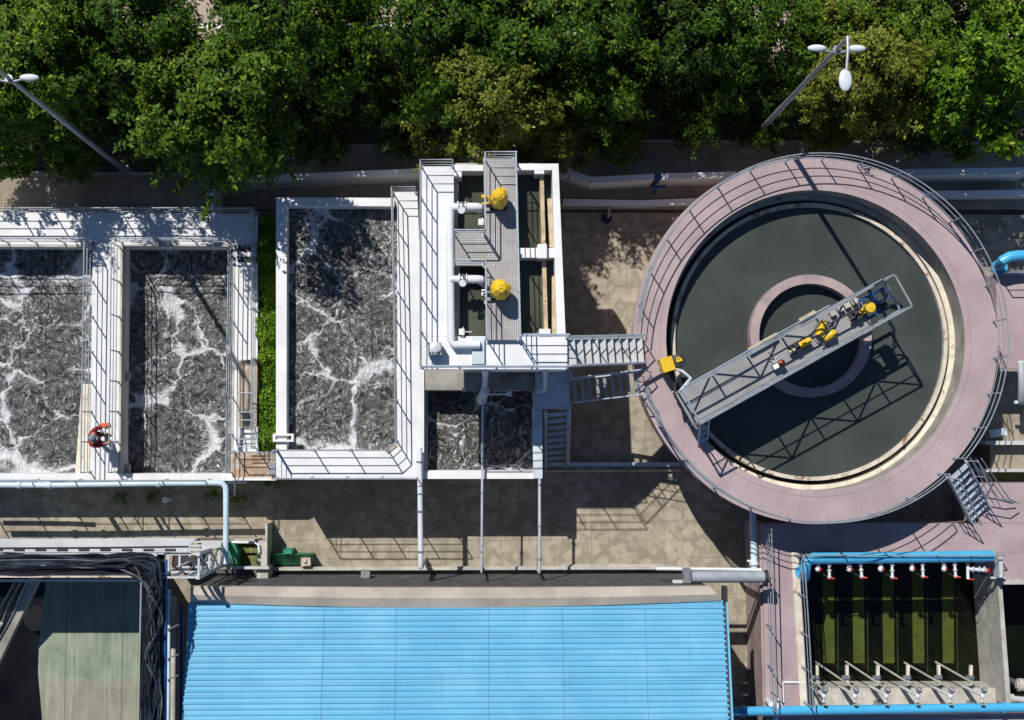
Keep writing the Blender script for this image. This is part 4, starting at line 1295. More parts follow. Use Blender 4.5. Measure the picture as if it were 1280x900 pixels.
# travelling drive at the inner edge of the deck
c = at(830, 457, ZC)
root = thing('travel_drive', tuple(c), 'bright yellow box drive with black round motor at the pink deck inner edge', 'machine')
ud = Vector((math.cos(.30), math.sin(.30), 0)); vd = Vector((-ud.y, ud.x, 0))
mb = MB(); mb.obox(c + Vector((0, 0, .50)), ud * .19, vd * .22, Vector((0, 0, .30))); mb.build('yellow_hood', M['yellow'], root)
mb = MB(); mb.obox(c + Vector((0, 0, .10)), ud * .17, vd * .20, Vector((0, 0, .098))); mb.build('base', M['dark_steel'], root)
mb = MB(); m = c + ud * .38; mb.cyl(m + Vector((0, 0, .05)), m + Vector((0, 0, .62)), .215, n=24); mb.build('round_motor', M['black'], root, True)
mb = MB(); mb.lathe(m + Vector((0, 0, .62)), [(.215, 0), (.20, .05), (.12, .07), (0, .07)], 20); mb.build('fan_cowl', M['dark_steel'], root, True)
mb = MB(); mb.obox(m + Vector((0, .02, .71)), ud * .09, vd * .05, Vector((0, 0, .02))); mb.obox(m + Vector((-.03, .08, .71)), ud * .05, vd * .04, Vector((0, 0, .02))); mb.build('warning_plate', M['yellow'], root)
e = BP(.10, HW - .02, ZD - .1)
mb = MB(); mb.tube([c + ud * .2 - vd * .2 + Vector((0, 0, .5)), c + ud * .38 - vd * .34 + Vector((0, 0, .75)), c + ud * .52 - vd * .62 + Vector((0, 0, .95)), e], .05, 8); mb.build('tow_arm', M['pale_steel'], root, True)
mb = MB(); mb.tube([c + ud * .02 - vd * .2 + Vector((0, 0, .3)), c + ud * .12 - vd * .6 + Vector((0, 0, .3)), BP(-.05, HW - .1, ZD - .2)], .045, 8); mb.build('tow_arm', M['dark_steel'], root, True)
mb = MB(); mb.bar(c - ud * .2 + Vector((0, 0, .35)), c - ud * .85 - vd * .18 + Vector((0, 0, .30)), .06, .10); mb.build('side_arm', M['pinkwall'], root)

# south east stairs of the round tank
ladder_stairs('zigzag steel stairs from the round tank rim down to the flat pink deck', (1196.5, 587), ZC - .02, (1225, 643), 2.55, .78, 8, True, M['pale_steel'], M['pale_rail'], depth=.15)
mb = MB()
root = thing('stair_rail', tuple(at(1216, 570, 2.55)), 'leaning grey rail frame beside the south east stairs, over the beige ledge', 'railing')
a = at(1208, 577, ZC); b = at(1258, 628, 2.5)
for h in (.1, .55, 1.0):
    mb = MB(); mb.tube([a + Vector((0.1, .1, h)), b + Vector((-.3, .15, h)), b + Vector((.2, 0, h * .5))], .02, 6); mb.build('rail', M['rail'], root)

# ================================================================== NORTH CHANNEL WALLS
def low_wall(label, path, w, z, mat=None, group='low white walls beside the tree belt'):
    pts = [at(x, y, z) for x, y in path]
    root = thing('low_wall', (pts[0].x, pts[0].y, 0), label, 'wall', group)
    for i, (a, b) in enumerate(zip(pts, pts[1:])):
        d = Vector((b.x - a.x, b.y - a.y, 0)).normalized(); s = Vector((-d.y, d.x, 0))
        mb = MB()
        mb.prism([(a + s * w / 2)[:2], (b + s * w / 2)[:2], (b - s * w / 2)[:2], (a - s * w / 2)[:2]], z - .05, 0)
        mb.build('wall_body', mat or M['bright_white'], root)
        mb = MB(); s2 = s * (w / 2 + .025)
        mb.prism([(a + s2)[:2], (b + s2)[:2], (b - s2)[:2], (a - s2)[:2]], z + (.004 * i), z - .05)
        mb.build('coping', M['bright_white'], root)
    return root


low_wall('white wall in tree shade between the twin basin and the tall basin', [(268, 226), (345, 222), (524, 214)], .15, 1.45)
low_wall('white wall leaving the tall basin with a bend, crossed by a blue valve', [(699, 209), (727, 221), (738, 225), (800, 222), (818, 220.5)], .15, 1.45)
low_wall('white wall with small bright patches, between blue valve and round tank', [(827, 220.5), (920, 218)], .15, 1.45)
low_wall('white wall in tree shade behind the round tank, reaching the right picture edge', [(1100, 216), (1290, 213)], .17, 1.45)
low_wall('low white kerb wall above the paving between tall basin and round tank', [(704, 252), (800, 254), (880, 251)], .15, .5)
low_wall('low sun flecked white kerb wall right of the round tank railing', [(1140, 243), (1290, 241)], .17, .7)
low_wall('short white post wall between the tree belt and the twin tank basin', [(262, 230), (262.5, 262)], .16, 1.9)
root = thing('gate_valve', tuple(at(822, 226, 0)), 'blue valve with side lever set in the gap of the white wall', 'valve')
c = at(822, 221, 1.3)
mb = MB(); mb.cyl((c.x, c.y, .0), (c.x, c.y, 1.3), .12, n=12); mb.build('stem', M['blue_paint'], root, True)
mb = MB(); mb.box(c.x - .11, c.y - .09, 1.3, c.x + .11, c.y + .09, 1.40); mb.build('head', M['blue_paint'], root)
mb = MB(); mb.tube([(c.x - .05, c.y - .45, .5), (c.x + .02, c.y - .25, .75), (c.x + .35, c.y - .22, .78)], .055, 8); mb.build('lever', M['blue_paint'], root)
root = thing('pipe_outlet', tuple(at(761, 262, 0)), 'short pipe outlet dropping from the low kerb wall onto the paving', 'pipe')
a = at(761, 257, .4)
mb = MB(); mb.tube([a, a + Vector((0, -.25, 0)), a + Vector((-.03, -.38, -.12))], .055, 10); mb.build('spout', M['steel'], root, True)
mb = MB(); mb.cyl((a.x - .04, a.y - .40, .01), (a.x - .04, a.y - .40, .16), .17, n=16); mb.build('catch_pot', M['black'], root)

# ================================================================== LEFT YARD PIPES
ZP = 2.55
root = thing('water_pipe', tuple(at(150, 605, 0)), 'pale blue water pipe along the twin basin with an elbow turning south over the yard', 'pipe')
mb = MB()
corner = [at(-60, 606, ZP), at(60, 606.5, ZP), at(180, 604.5, ZP), at(272, 603.5, ZP), at(278, 604.5, ZP), at(281.5, 608, ZP), at(282.5, 614, ZP), at(282.5, 655, ZP), at(282, 704, ZP)]
mb.tube(corner, .092, 14); pp = mb.build('pipe', M['pipe_pale'], root, True)
for x, y in ((24, 606.3), (62, 606.4), (198, 604.3)):
    a = at(x, y, ZP); mb = MB(); mb.cyl(a - Vector((.06, 0, 0)), a + Vector((.06, 0, 0)), .125, n=14); mb.build('flange', M['pipe_pale'], pp)
for x in (84, 142, 170):
    a = at(x, 605.5, ZP); mb = MB(); mb.cyl((a.x, a.y, 0), (a.x, a.y, ZP - .03), .05 if x > 100 else .085, n=10); mb.build('support', M['pipe_pale'], root)
mb = MB(); a = at(282, 704, ZP); mb.cyl(a, a + Vector((0, 0, -.9)), .092, n=12); mb.cyl(a + Vector((0, .05, 0)), a + Vector((0, -.02, 0)), .12, n=12); mb.build('down_leg', M['pipe_pale'], root, True)
mb = MB(); mb.tube([at(-60, 600.5, 2.2), at(30, 601.5, 2.2), at(60, 603, 2.2)], .07, 10)
tag(mb.build('branch_pipe', M['pipe_pale'], None, True), 'short pale blue branch pipe joining the water pipe at the far left', 'pipe')
mb = MB(); mb.tube([at(285, 602.5, 1.7), at(308, 602.5, 1.7)], .05, 8); mb.tube([at(293, 602.5, 1.7), at(293.5, 612, .8), at(293, 620, .2), at(286, 620.5, .2)], .035, 8)
tag(mb.build('tap_pipe', M['pipe_white'], None, True), 'thin white tap pipe with a drop below the brown landing', 'pipe')
root = thing('hydrant', tuple(at(211, 624, 0)), 'small teal and white hydrant standing in the shade below the pale blue water pipe', 'hydrant')
c = at(211, 624, 0)
mb = MB(); mb.cyl(c, c + Vector((0, 0, .5)), .07, n=12); mb.build('stem', M['pipe_blue'], root, True)
mb = MB(); mb.ball(c + Vector((0, 0, .55)), .11, .11, .09); mb.cyl(c + Vector((-.14, 0, .38)), c + Vector((.14, 0, .38)), .05, n=10); mb.build('cap', M['pipe_white'], root, True)
# weeds in the shaded gap
rng = np.random.default_rng(11)
for i, (x, y, s_) in enumerate(((150, 622, .20), (192, 619, .16), (268, 618, .16), (300, 622, .18))):
    c = at(x, y, .1)
    me = leaf_mesh('foliage', [(rng.normal(0, s_), rng.normal(0, .1), rng.uniform(0, .25)) for _ in range(22)], [(0, 0, 1)] * 22, rng, 5, .12, .035)
    me.materials.append(M['leaf_mid'])
    o = bpy.data.objects.new('weed', me); COL.objects.link(o); o.location = c
    tag(o, ['widest tuft of weeds in the shaded strip below the walkway with the worker', 'tuft of weeds just left of the small hydrant', 'tuft of weeds under the elbow of the pale blue water pipe', 'tuft of weeds right of the pale blue pipe below the brown landing'][i], 'weed', 'weeds under the pipe')

# ================================================================== BLUE ROOFED BUILDING
ZE = 4.65
root = thing('blue_roof_building', tuple(at(570, 820, 0)), 'long low building with bright blue ribbed metal roof and beige coping', 'building')
nw, ne = at(236, 752, ZE), at(905, 750, ZE)
SL = math.tan(math.radians(12))
X0, X1, YN = nw.x, ne.x, (nw.y + ne.y) / 2
LENY = 9.0
tr = NT('blue_metal_roof_paint')
n1 = tr.noise(.45, 4, .6)
cc = tr.mix(tr.step(n1.outputs[0], .3, .7), (.115, .39, .60), (.150, .45, .66))
s4 = tr.noise(1.0, 4, .6, vec=tr.map(scale=(.25, 14, 1)))
cc = tr.mix(tr.step(s4.outputs[0], .45, .75, 0, .35), cc, (.20, .50, .68))
n5 = tr.noise(2.2, 6, .7, .6)
cc = tr.mix(tr.step(n5.outputs[0], .60, .8, 0, .5), cc, (.26, .40, .46))
s6 = tr.noise(1.0, 5, .65, vec=tr.map(scale=(5, .35, 1)))
cc = tr.mix(tr.step(s6.outputs[0], .56, .74, 0, .30), cc, (.08, .28, .42))
n7 = tr.noise(.9, 3, .6)
cc = tr.mix(tr.step(n7.outputs[0], .5, .7, 0, .22), cc, (.24, .52, .66))
tr.set(col=cc, rough=.42, spec=.4)
M['blue_roof'] = tr.m
mb = MB()
row = .168
nr_ = int(LENY / row)
for i in range(nr_):                      # lapped sheets, each a little proud of the one below
    y0 = YN - i * row; y1 = YN - (i + 1) * row
    za = ZE + i * row * SL; zb_ = za + row * SL
    jt = random.uniform(-.006, .006); j2 = random.uniform(-.006, .006)
    n = len(mb.v)
    for x, j in ((X0, jt), (X1, j2)):
        mb.v += [(x, y0 + j, za), (x, y0 - .030 + j, za + .048), (x, y0 - .075 + j, za + .050), (x, y0 - .10 + j, za + .022), (x, y1 + j, zb_)]
    for q in range(4): mb.f.append((n + q, n + q + 1, n + 6 + q, n + 5 + q))
rf = mb.build('roof', M['blue_roof'], root)
for x in (405, 495, 610, 702, 805):       # sheet joints running down the slope
    a = at(x, 752, ZE).x
    mb = MB(); mb.obox((a, YN - LENY / 2, ZE + LENY / 2 * SL + .056), (.004, 0, 0), (0, LENY / 2, -LENY / 2 * SL), (0, 0, .006)); mb.build('joint_strip', M['blue_roof'], rf)
mb = MB()
YW = at(560, 735, ZE + .2).y - .02
mb.prism([(X0 + .12, YN - .1), (X0 + .12, YW), (X1 - .45, YW), (X1 - .45, YN - .1)], ZE - .13, 0)
mb.prism([(X0 + .12, YN - .1), (X1 - .45, YN - .1), (X1 - .45, YN - LENY), (X0 + .12, YN - LENY)], ZE - .06, 0)
mb.build('wall', M['dark_wall'], root)
# gable end boards
mb = MB(); mb.obox((X1 + .07, YN - LENY / 2, ZE + LENY / 2 * SL + .0), (.03, 0, 0), (0, LENY / 2, -LENY / 2 * SL), (0, 0, .08)); mb.build('barge_board', M['blue_roof'], root)
mb = MB(); mb.obox((X1 - .01, YN - LENY / 2, ZE + LENY / 2 * SL - .02), (.04, 0, 0), (0, LENY / 2, -LENY / 2 * SL), (0, 0, .04)); mb.build('gable_gutter', M['dark_steel'], root)
# concrete coping along the eave, two steps, slightly bowed
def bow(x0, x1, ya, ym, yb, n=12):
    r = []
    for i in range(n + 1):
        t = i / n
        r.append((x0 + (x1 - x0) * t, ya * (1 - t) * (1 - 2 * t) + 4 * ym * t * (1 - t) + yb * t * (2 * t - 1)))
    return r
zt = ZE + .20
top = bow(238, 888, 733, 735, 733); mid = bow(238, 896, 743.5, 748, 743); low = bow(238, 902, 752.5, 759.5, 750.5)
mb = MB()
V = [[at(x, y, zt) for x, y in top], [at(x, y, zt + .015) for x, y in mid], [at(x, y, zt - .12) for x, y in low]]
n = len(top)
for rr in V: mb.v += [tuple(p) for p in rr]
mb.v += [(p.x, p.y, ZE - .12) for p in V[2]] + [(p.x, p.y, ZE - .12) for p in V[0]]
for i in range(n - 1):
    for a, b in ((0, 1), (1, 2), (2, 3), (4, 0)):
        mb.f.append((b * n + i, b * n + i + 1, a * n + i + 1, a * n + i))
for i in (0, n - 1): mb.f.append((i, n + i, 2 * n + i, 3 * n + i, 4 * n + i))
mb.build('coping', M['beige'], root)
mb = MB(); c = at(457, 722, 1.6); mb.box(c.x - .14, c.y - .0, 1.2, c.x + .14, c.y + .22, 1.75); mb.build('wall_box', M['steel'], root)
mb = MB(); c = at(906, 739, ZE); mb.box(c.x - .08, c.y - .28, ZE - .15, c.x + .06, c.y + .16, ZE + .14); mb.build('gutter_end', M['dark_steel'], root)

mb = MB(); mb.pb(338, 708.5, 862, 712.5, .45, .008); mb.pb(700, 706, 830, 708.4, .30, .008)
tag(mb.build('kerb_wall', M['lightcon']), 'long pale kerb at the foot of the dark north wall of the blue roofed building', 'kerb')
mb = MB(); mb.tube([at(820, 711, 3.3), at(900, 711.5, 3.3), at(952, 712.5, 3.3)], .055, 10)
tag(mb.build('thin_pipe', M['pipe_white'], None, True), 'thin white pipe running above the thick grey pipe to the pink deck', 'pipe')
root = thing('duct_pipe', tuple(at(910, 721, 0)), 'thick grey pipe between the corner of the blue roofed building and the pink deck', 'pipe')
mb = MB(); mb.cyl(at(864, 721, 3.6), at(957, 721, 3.6), .185, n=20); mb.build('pipe', M['grey_pipe'], root, True)
mb = MB(); mb.pb(855, 711, 864, 729, 3.8, 3.35); mb.build('end_box', M['steel'], root)
mb = MB(); mb.cyl(at(955, 721, 3.6), at(959.5, 721, 3.6), .215, n=20); mb.build('flange', M['dark_steel'], root)
mb = MB(); mb.pb(841, 725, 857, 730, 3.45, 3.35); mb.build('bracket_plate', M['pale_steel'], root)
for x in (880, 940):
    mb = MB(); a = at(x, 721, 3.4); mb.box(a.x - .05, a.y - .05, 0, a.x + .05, a.y + .05, 3.43); mb.build('support_leg', M['steel'], root)
root = thing('riser_pipe', tuple(at(941, 670, 0)), 'pale blue pipe running south from under the round tank to the thick grey pipe', 'pipe')
mb = MB(); mb.tube([at(940, 622, 2.2), at(941, 640, 2.2), at(943, 712, 2.4)], .115, 14); mb.build('pipe', M['pipe_pale'], root, True)
mb = MB(); mb.cyl(at(942.5, 703, 2.42), at(942.6, 706, 2.42), .15, n=14); mb.cyl(at(934, 701, 2.45), at(941, 702, 2.45), .04, n=8); mb.build('collar', M['pipe_white'], root)

M['trough'] = surf('algae_green_trough', (.060, .082, .005), .6, var=.3, vs=2, grime=(.03, .045, .005), gs=1.6, gt=(.55, .7), fine=.15, streak=((.085, .115, .008), (6, .7, 1), .4))
M['trough_dark'] = surf('dark_algae_wall', (.018, .024, .006), .7, var=.4, vs=2)
# ================================================================== PINK FILTER BLOCK
ZK = 2.5
root = thing('filter_block', tuple(at(1100, 780, 0)), 'pink decked concrete filter block with a dark green pit and blue header pipe', 'filter basin')
mb = MB()
mb.pq([(951, 654), (1300, 654), (1300, 690), (953, 690)], ZK, -.5)
mb.pq([(1224, 604), (1300, 604), (1300, 653.6), (1224, 653.6)], ZK, -.5)
mb.pq([(953, 690.3), (989, 690.3), (1000, 893), (957, 893)], ZK, -.5)
mb.pq([(957, 893.3), (1300, 893.3), (1300, 1000), (960, 1000)], ZK, -.5)
mb.pq([(1250, 690.3), (1300, 690.3), (1300, 724), (1251, 724)], ZK, -.5)
mb.build('pink_deck', M['pink'], root)
mb = MB(); mb.pq([(989.3, 690.5), (997.5, 690.5), (1010, 886), (1000.5, 886)], ZK + .07, -3.2); mb.build('curb', M['weir'], root)
mb = MB(); mb.pq([(948.5, 656), (952, 656), (957, 893), (954, 893)], ZK - .12, 0); mb.build('edge', M['pinkwall'], root)
mb = MB(); mb.pq([(997.8, 690.5), (1249.5, 690.5), (1249.5, 696), (998, 696)], ZK + .05, -3.2); mb.build('pit_wall', M['lightcon'], root)
mb = MB(); mb.pq([(1247, 724), (1252, 724), (1264, 882), (1258, 882)], ZK - .1, -3.2); mb.build('pit_wall', M['lightcon'], root)
mb = MB(); mb.pb(1252.5, 724.3, 1300, 730.5, ZK + .05, -3.2); mb.build('curb', M['lightcon'], root)
mb = MB(); mb.pq([(1010, 860), (1257, 860), (1258, 893), (1010, 893)], 1.5, -3.2); mb.build('pit_ledge', M['lightcon'], root)
mb = MB(); mb.pq([(1252, 875), (1300, 875), (1300, 893), (1252, 893)], 1.2, -3.2); mb.build('pit_ledge', M['trough_dark'], root)
mb = MB(); mb.box(at(985, 800, 0).x, at(985, 960, 0).y, -3.3, at(1300, 800, 0).x, at(985, 660, 0).y, -3.2); mb.build('pit_floor', M['dark_wall'], root)
for i in range(6):
    xa = 1028 + i * 37.3
    mb = MB(); mb.pq([(xa, 712), (xa + 14.5, 712), (xa + 15.5, 829), (xa + 1.5, 829)], .235, -3.1)
    if i < 5: mb.build('filter_trough', M['trough'], root)
    mb = MB(); mb.pq([(xa + 17.8, 712), (xa + 19.3, 712), (xa + 20.5, 842), (xa + 19, 842)], .225, -3.1); mb.build('trough_wall', M['trough_dark'], root)
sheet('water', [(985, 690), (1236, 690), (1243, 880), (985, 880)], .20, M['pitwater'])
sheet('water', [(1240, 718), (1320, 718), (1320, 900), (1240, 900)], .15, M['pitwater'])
mb = MB()
for q in ([(977, 853), (1006, 853)], [(978.5, 853), (979.5, 878)]): mb.tube([at(x, y, ZK + .05) for x, y in q], .035, 6)
tag(mb.build('deck_pipe', M['pipe_white'], None, True), 'small white angled pipe on the pink deck at the south west corner of the pit', 'pipe')
railing('grey railing along the west edge of the pink deck beside the lower yard', [(955, 658), (958, 780), (961, 882)], ZK, step=1.35)
railing('grey railing on the white curb of the dark green pit', [(995, 694), (1001, 790), (1006, 878)], ZK + .07, step=1.35)
railing('thin grey railing behind the blue header pipe', [(1000, 692), (1120, 692), (1246, 692)], ZK + .05, step=1.3, h=.75, rails=2)
railing('grey railing on the pink deck by the blue elbow pipe, right of the round tank', [(1248, 344), (1300, 344)], 2.0, step=.9)

# blue header pipe with valves
ZH = 3.0
root = thing('header_pipe', tuple(at(1120, 698, 0)), 'thick bright blue header pipe along the north edge of the dark green pit', 'pipe')
mb = MB(); mb.tube([at(1006, 721, ZH - 1.2), at(1006, 720, ZH - .35), at(1006, 712, ZH - .02), at(1008, 702, ZH), at(1016, 698, ZH), at(1120, 697, ZH), at(1238, 695, ZH)], .185, 18); hp = mb.build('pipe', M['pipe_blue'], root, True)
for x, y in ((1006, 716), (1238, 695)):
    mb = MB(); a = at(x, y, ZH)
    if x < 1100: mb.cyl(a + Vector((0, 0, -.45)), a + Vector((0, 0, -.38)), .22, n=18)
    else: mb.cyl(a, a + Vector((.06, 0, 0)), .19, n=18)
    mb.build('flange', M['pipe_blue'], hp, True)
for x in (1050, 1090, 1130, 1172, 1212):
    mb = MB(); a = at(x, 697, ZH); mb.tube([a + Vector((.0, .17 * math.cos(t), .17 * math.sin(t))) for t in np.linspace(-.4, PI + .4, 12)], .014, 5); mb.build('strap', M['dark_steel'], hp)
for x in (1020, 1110, 1200):
    mb = MB(); a = at(x, 697, ZH); mb.box(a.x - .05, a.y - .05, ZK, a.x + .05, a.y + .05, ZH - .16); mb.build('support', M['steel'], root)
mb = MB(); a = at(1249, 700, ZH - .1); mb.box(a.x - .06, a.y - .55, ZK + .06, a.x + .06, a.y + .12, ZK + .55); mb.box(a.x - .2, a.y - .62, ZK + .06, a.x + .28, a.y - .56, ZK + .2); mb.build('end_frame', M['pale_steel'], root)


def header_valve(x, label, first=None):
    c = at(x, 709, ZH - .1)
    if first is not None: return dup(first, tuple(c), label, random.uniform(-.12, .12), random.uniform(.80, .92))
    root = thing('header_valve', tuple(c), label, 'valve', 'red and white valves under the blue header pipe')
    mb = MB(); mb.cyl(c + Vector((0, .22, 0)), c + Vector((0, .02, 0)), .05, n=12); mb.build('branch', M['pipe_white'], root, True)
    mb = MB(); mb.cyl(c + Vector((0, .12, 0)), c + Vector((0, .08, 0)), .09, n=14); mb.build('flange', M['pale_steel'], root)
    mb = MB(); mb.ball(c + Vector((0, -.06, .02)), .115, .115, .10); ac = mb.build('actuator', M['pipe_white'], root, True)
    mb = MB(); mb.ball(c + Vector((.045, -.07, .03)), .09, .10, .095); mb.build('red_cap', M['red'], ac, True)
    mb = MB(); mb.cyl(c + Vector((.42, .20, .02)), c + Vector((.42, -.42, .02)), .052, n=12); sp_ = mb.build('side_pipe', M['pipe_white'], root, True)
    for dy in (.10, -.10, -.34):
        mb = MB(); mb.cyl(c + Vector((.42, dy, .02)), c + Vector((.42, dy - .05, .02)), .085, n=14); mb.build('flange', M['pale_steel'], sp_)
    mb = MB(); mb.cyl(c + Vector((.42, -.37, .02)), c + Vector((.42, -.44, .02)), .075, n=12); mb.cyl(c + Vector((.42, -.40, .02)), c + Vector((.60, -.42, .06)), .032, n=8); mb.build('red_handle', M['red'], sp_, True)
    mb = MB(); mb.tube([c + Vector((-.02, -.06, -.1)), c + Vector((.12, -.24, -.22)), c + Vector((.42, -.36, -.2))], .022, 7); mb.build('link_pipe', M['dark_steel'], root, True)
    return root


hv = header_valve(1022.5, 'red and white valve set under the blue header pipe nearest its elbow')
hv.scale = (.86,) * 3
for i, x in enumerate((1061.5, 1101, 1140, 1180)):
    header_valve(x, ['second red and white valve set from the elbow of the blue header pipe', 'red and white valve set third from the elbow, mid way along the blue header pipe',
                     'red and white valve set fourth from the elbow of the blue header pipe', 'fifth red and white valve set, last full one before the grey dividing wall'][i], hv)
c = at(1222, 710, ZH - .2)
root = thing('end_valve', tuple(c), 'horizontal white valve cluster with red tip above the top of the grey dividing wall', 'valve')
mb = MB(); mb.cyl(c + Vector((-.32, .15, 0)), c + Vector((-.32, -.35, 0)), .05, n=12); mb.cyl(c + Vector((-.35, -.02, 0)), c + Vector((.28, -.08, 0)), .055, n=12); mb.build('pipe', M['pipe_white'], root, True)
for dx in (-.18, .02, .18): mb = MB(); mb.cyl(c + Vector((dx, -.04, 0)), c + Vector((dx + .05, -.045, 0)), .095, n=14); mb.build('flange', M['pale_steel'], root)
mb = MB(); mb.cyl(c + Vector((.28, -.08, 0)), c + Vector((.36, -.09, 0)), .085, n=12); mb.cyl(c + Vector((-.32, -.35, 0)), c + Vector((-.14, -.37, .03)), .03, n=8); mb.build('red_tip', M['red'], root, True)
mb = MB(); mb.cyl(c + Vector((.03, .14, .05)), c + Vector((.03, .3, .05)), .07, n=12); mb.build('blue_neck', M['pipe_blue'], root, True)

# south manifold with extension spindles
ZM = 2.9
root = thing('manifold_pipe', tuple(at(1100, 886, 0)), 'long bright blue pipe south of the dark green pit, starting at blue roofed building', 'pipe')
mb = MB(); mb.tube([at(914, 889.5, ZM), at(1000, 888, ZM), at(1150, 886, ZM), at(1300, 884, ZM)], .15, 18); mb.build('pipe', M['pipe_blue'], root, True)
for x, y in ((928, 889), (1254, 884.6)):
    a = at(x, y, ZM); mb = MB(); mb.cyl(a - Vector((.04, 0, 0)), a + Vector((.04, 0, 0)), .19, n=18); mb.build('flange', M['pipe_blue'], root, True)
for x in (970, 1110, 1230):
    a = at(x, 888, ZM); mb = MB(); mb.box(a.x - .06, a.y - .06, 1.5 if x > 1000 else ZK, a.x + .06, a.y + .06, ZM - .14); mb.build('support', M['steel'], root)


def spindle(x, label, first=None):
    # upright valve stem standing on the pit floor, held by a bracket from the ledge
    top = at(x, 868, 3.6)
    if first is not None: return dup(first, (top.x, top.y, 1.5), label, random.uniform(-.05, .05))
    root = thing('valve_spindle', (top.x, top.y, 1.5), label, 'valve', 'upright valve stems along the south ledge')
    mb = MB(); bt = at(x - 52, 828, .2) if x > 1050 else at(x - 24, 848, 1.2); tp = Vector((top.x, top.y + .12, 3.55)); mb.cyl(bt + (bt - tp) * .12, tp, .036, n=9); mb.build('stem', M['lightcon'], root, True)
    mb = MB(); mb.cyl((top.x, top.y - .10, 1.55), (top.x, top.y - .10, 3.3), .05, n=10); vp = mb.build('valve_pipe', M['pipe_white'], root, True)
    mb = MB(); mb.ball((top.x, top.y - .08, 3.32), .085, .12, .08); mb.cyl((top.x, top.y - .14, 3.3), (top.x, top.y - .30, 3.25), .05, n=10); vh = mb.build('valve_head', M['pipe_white'], root, True)
    mb = MB(); mb.cyl((top.x, top.y + .1, 3.42), (top.x, top.y + .1, 3.45), .10, n=14); mb.build('handwheel', M['steel'], vh, True)
    mb = MB(); mb.box(top.x + .13, top.y - .02, 1.72, top.x + .22, top.y + .62, 1.84); br = mb.build('bracket', M['weir'], root)
    mb = MB(); mb.box(top.x - .02, top.y + .18, 1.85, top.x + .24, top.y + .30, 1.92); mb.build('clamp', M['steel'], br)
    mb = MB(); mb.cyl((top.x + .02, top.y - .36, 3.2), (top.x + .10, top.y - .40, 3.16), .05, n=8); mb.build('dark_tip', M['rust_beige'], vh)
    return root


spindle(1033, 'short upright white valve stem at the west end of the south ledge beside the curb')
sp = spindle(1072, 'second upright white valve stem from the curb along the south ledge')
for i, x in enumerate((1111.5, 1151, 1192, 1233)):
    spindle(x, ['upright white valve stem third from the curb on the south ledge', 'upright white valve stem fourth from the curb on the south ledge',
                'fifth upright white valve stem, one before the grey dividing wall', 'upright white valve stem standing against the grey dividing wall'][i], sp)
# things at the south west corner of the manifold
root = thing('corner_valve', tuple(at(970, 875, ZK)), 'white valve pair and grey levers on the pink deck above the blue manifold pipe', 'valve')
for x, y in ((959, 876), (967, 878)):
    a = at(x, y, ZK); mb = MB(); mb.cyl(a, a + Vector((0, 0, .55)), .09, n=12); mb.build('post', M['pipe_white'], root, True)
a = at(972, 872, ZK + .4); mb = MB(); mb.tube([a + Vector((-.25, .2, .2)), a, a + Vector((.15, -.3, .1))], .03, 7); mb.build('lever', M['steel'], root)
a = at(968, 895, ZK); mb = MB(); mb.cyl(a + Vector((0, 0, .05)), a + Vector((0, -.6, .05)), .10, n=12); mb.build('outlet', M['pipe_pale'], root, True)
# white pump in the second pit
for i, (x, y, s_) in enumerate(((1275, 856, 1.0), (1263, 873, .7))):
    c = at(x, y, 1.7)
    root = thing('pump', tuple(c), ('round white pump casing in the second dark pit at the picture edge' if i == 0 else 'small white pump casing beside the foot of the grey dividing wall'), 'pump')
    mb = MB(); mb.cyl(c + Vector((-.08, 0, 0)), c + Vector((.10, 0, 0)), .21 * s_, n=20); mb.cyl(c + Vector((-.13, 0, 0)), c + Vector((-.08, 0, 0)), .13 * s_, n=16); mb.build('casing', M['lightcon'], root, True)
    mb = MB(); mb.cyl(c, c + Vector((.5, -.05, 0)), .14 * s_, n=16); mb.build('outlet', M['cover'], root, True)
    mb = MB(); mb.cyl(c + Vector((0, 0, -1.6)), c, .10, n=10); mb.build('stand', M['steel'], root)

# ================================================================== EAST SIDE BEHIND THE ROUND TANK
root = thing('pink_walkway', tuple(at(1268, 400, 0)), 'pink concrete walkway block east of the round tank, below the blue elbow pipe', 'walkway')
mb = MB(); mb.pb(1246, 343, 1300, 461, 2.0, 0); mb.build('deck', M['pink'], root)
mb = MB(); mb.pb(1240, 461.5, 1300, 464, 2.04, 1.6); mb.build('edge', M['concrete'], root)
root = thing('elbow_pipe', tuple(at(1255, 335, 0)), 'bright blue elbow pipe bending down at the right edge above the pink walkway', 'pipe')
mb = MB(); mb.tube([at(1300, 318, 2.9), at(1272, 319.5, 2.9), at(1262, 321, 2.9), at(1254, 325, 2.85), at(1250, 330, 2.6), at(1249, 333, 2.2), at(1247, 336, .6)], .175, 18); mb.build('pipe', M['pipe_blue'], root, True)
mb = MB(); c = at(1248.5, 335, 2.02); mb.cyl(c, c + Vector((0, 0, .10)), .27, n=20); mb.build('flange', M['pipe_blue'], root, True)
mb = MB(); mb.tube([at(1276, 452, 2.4), at(1277, 478, 2.2), at(1276, 500, 1.5)], .11, 12); mb.cyl(at(1268, 503, 1.2), at(1290, 503, 1.2), .06, n=10)
tag(mb.build('white_pipe', M['pipe_white'], None, True), 'white pipe dropping south from the pink walkway at the right edge', 'pipe')
root = thing('concrete_frame', tuple(at(1260, 560, 0)), 'beige sand trough between two pale beams, right of the zigzag stairs', 'trough')
mb = MB(); mb.pb(1232, 551, 1300, 556, 1.7, 0); mb.pb(1226, 586, 1300, 590, 1.7, 0); mb.build('beam', M['cover'], root)
mb = MB(); mb.pb(1238, 556.4, 1300, 585.6, 1.2, 0); mb.build('sand_fill', M['yard'], root)
mb = MB(); mb.pb(1228, 591, 1300, 603, 1.0, 0)
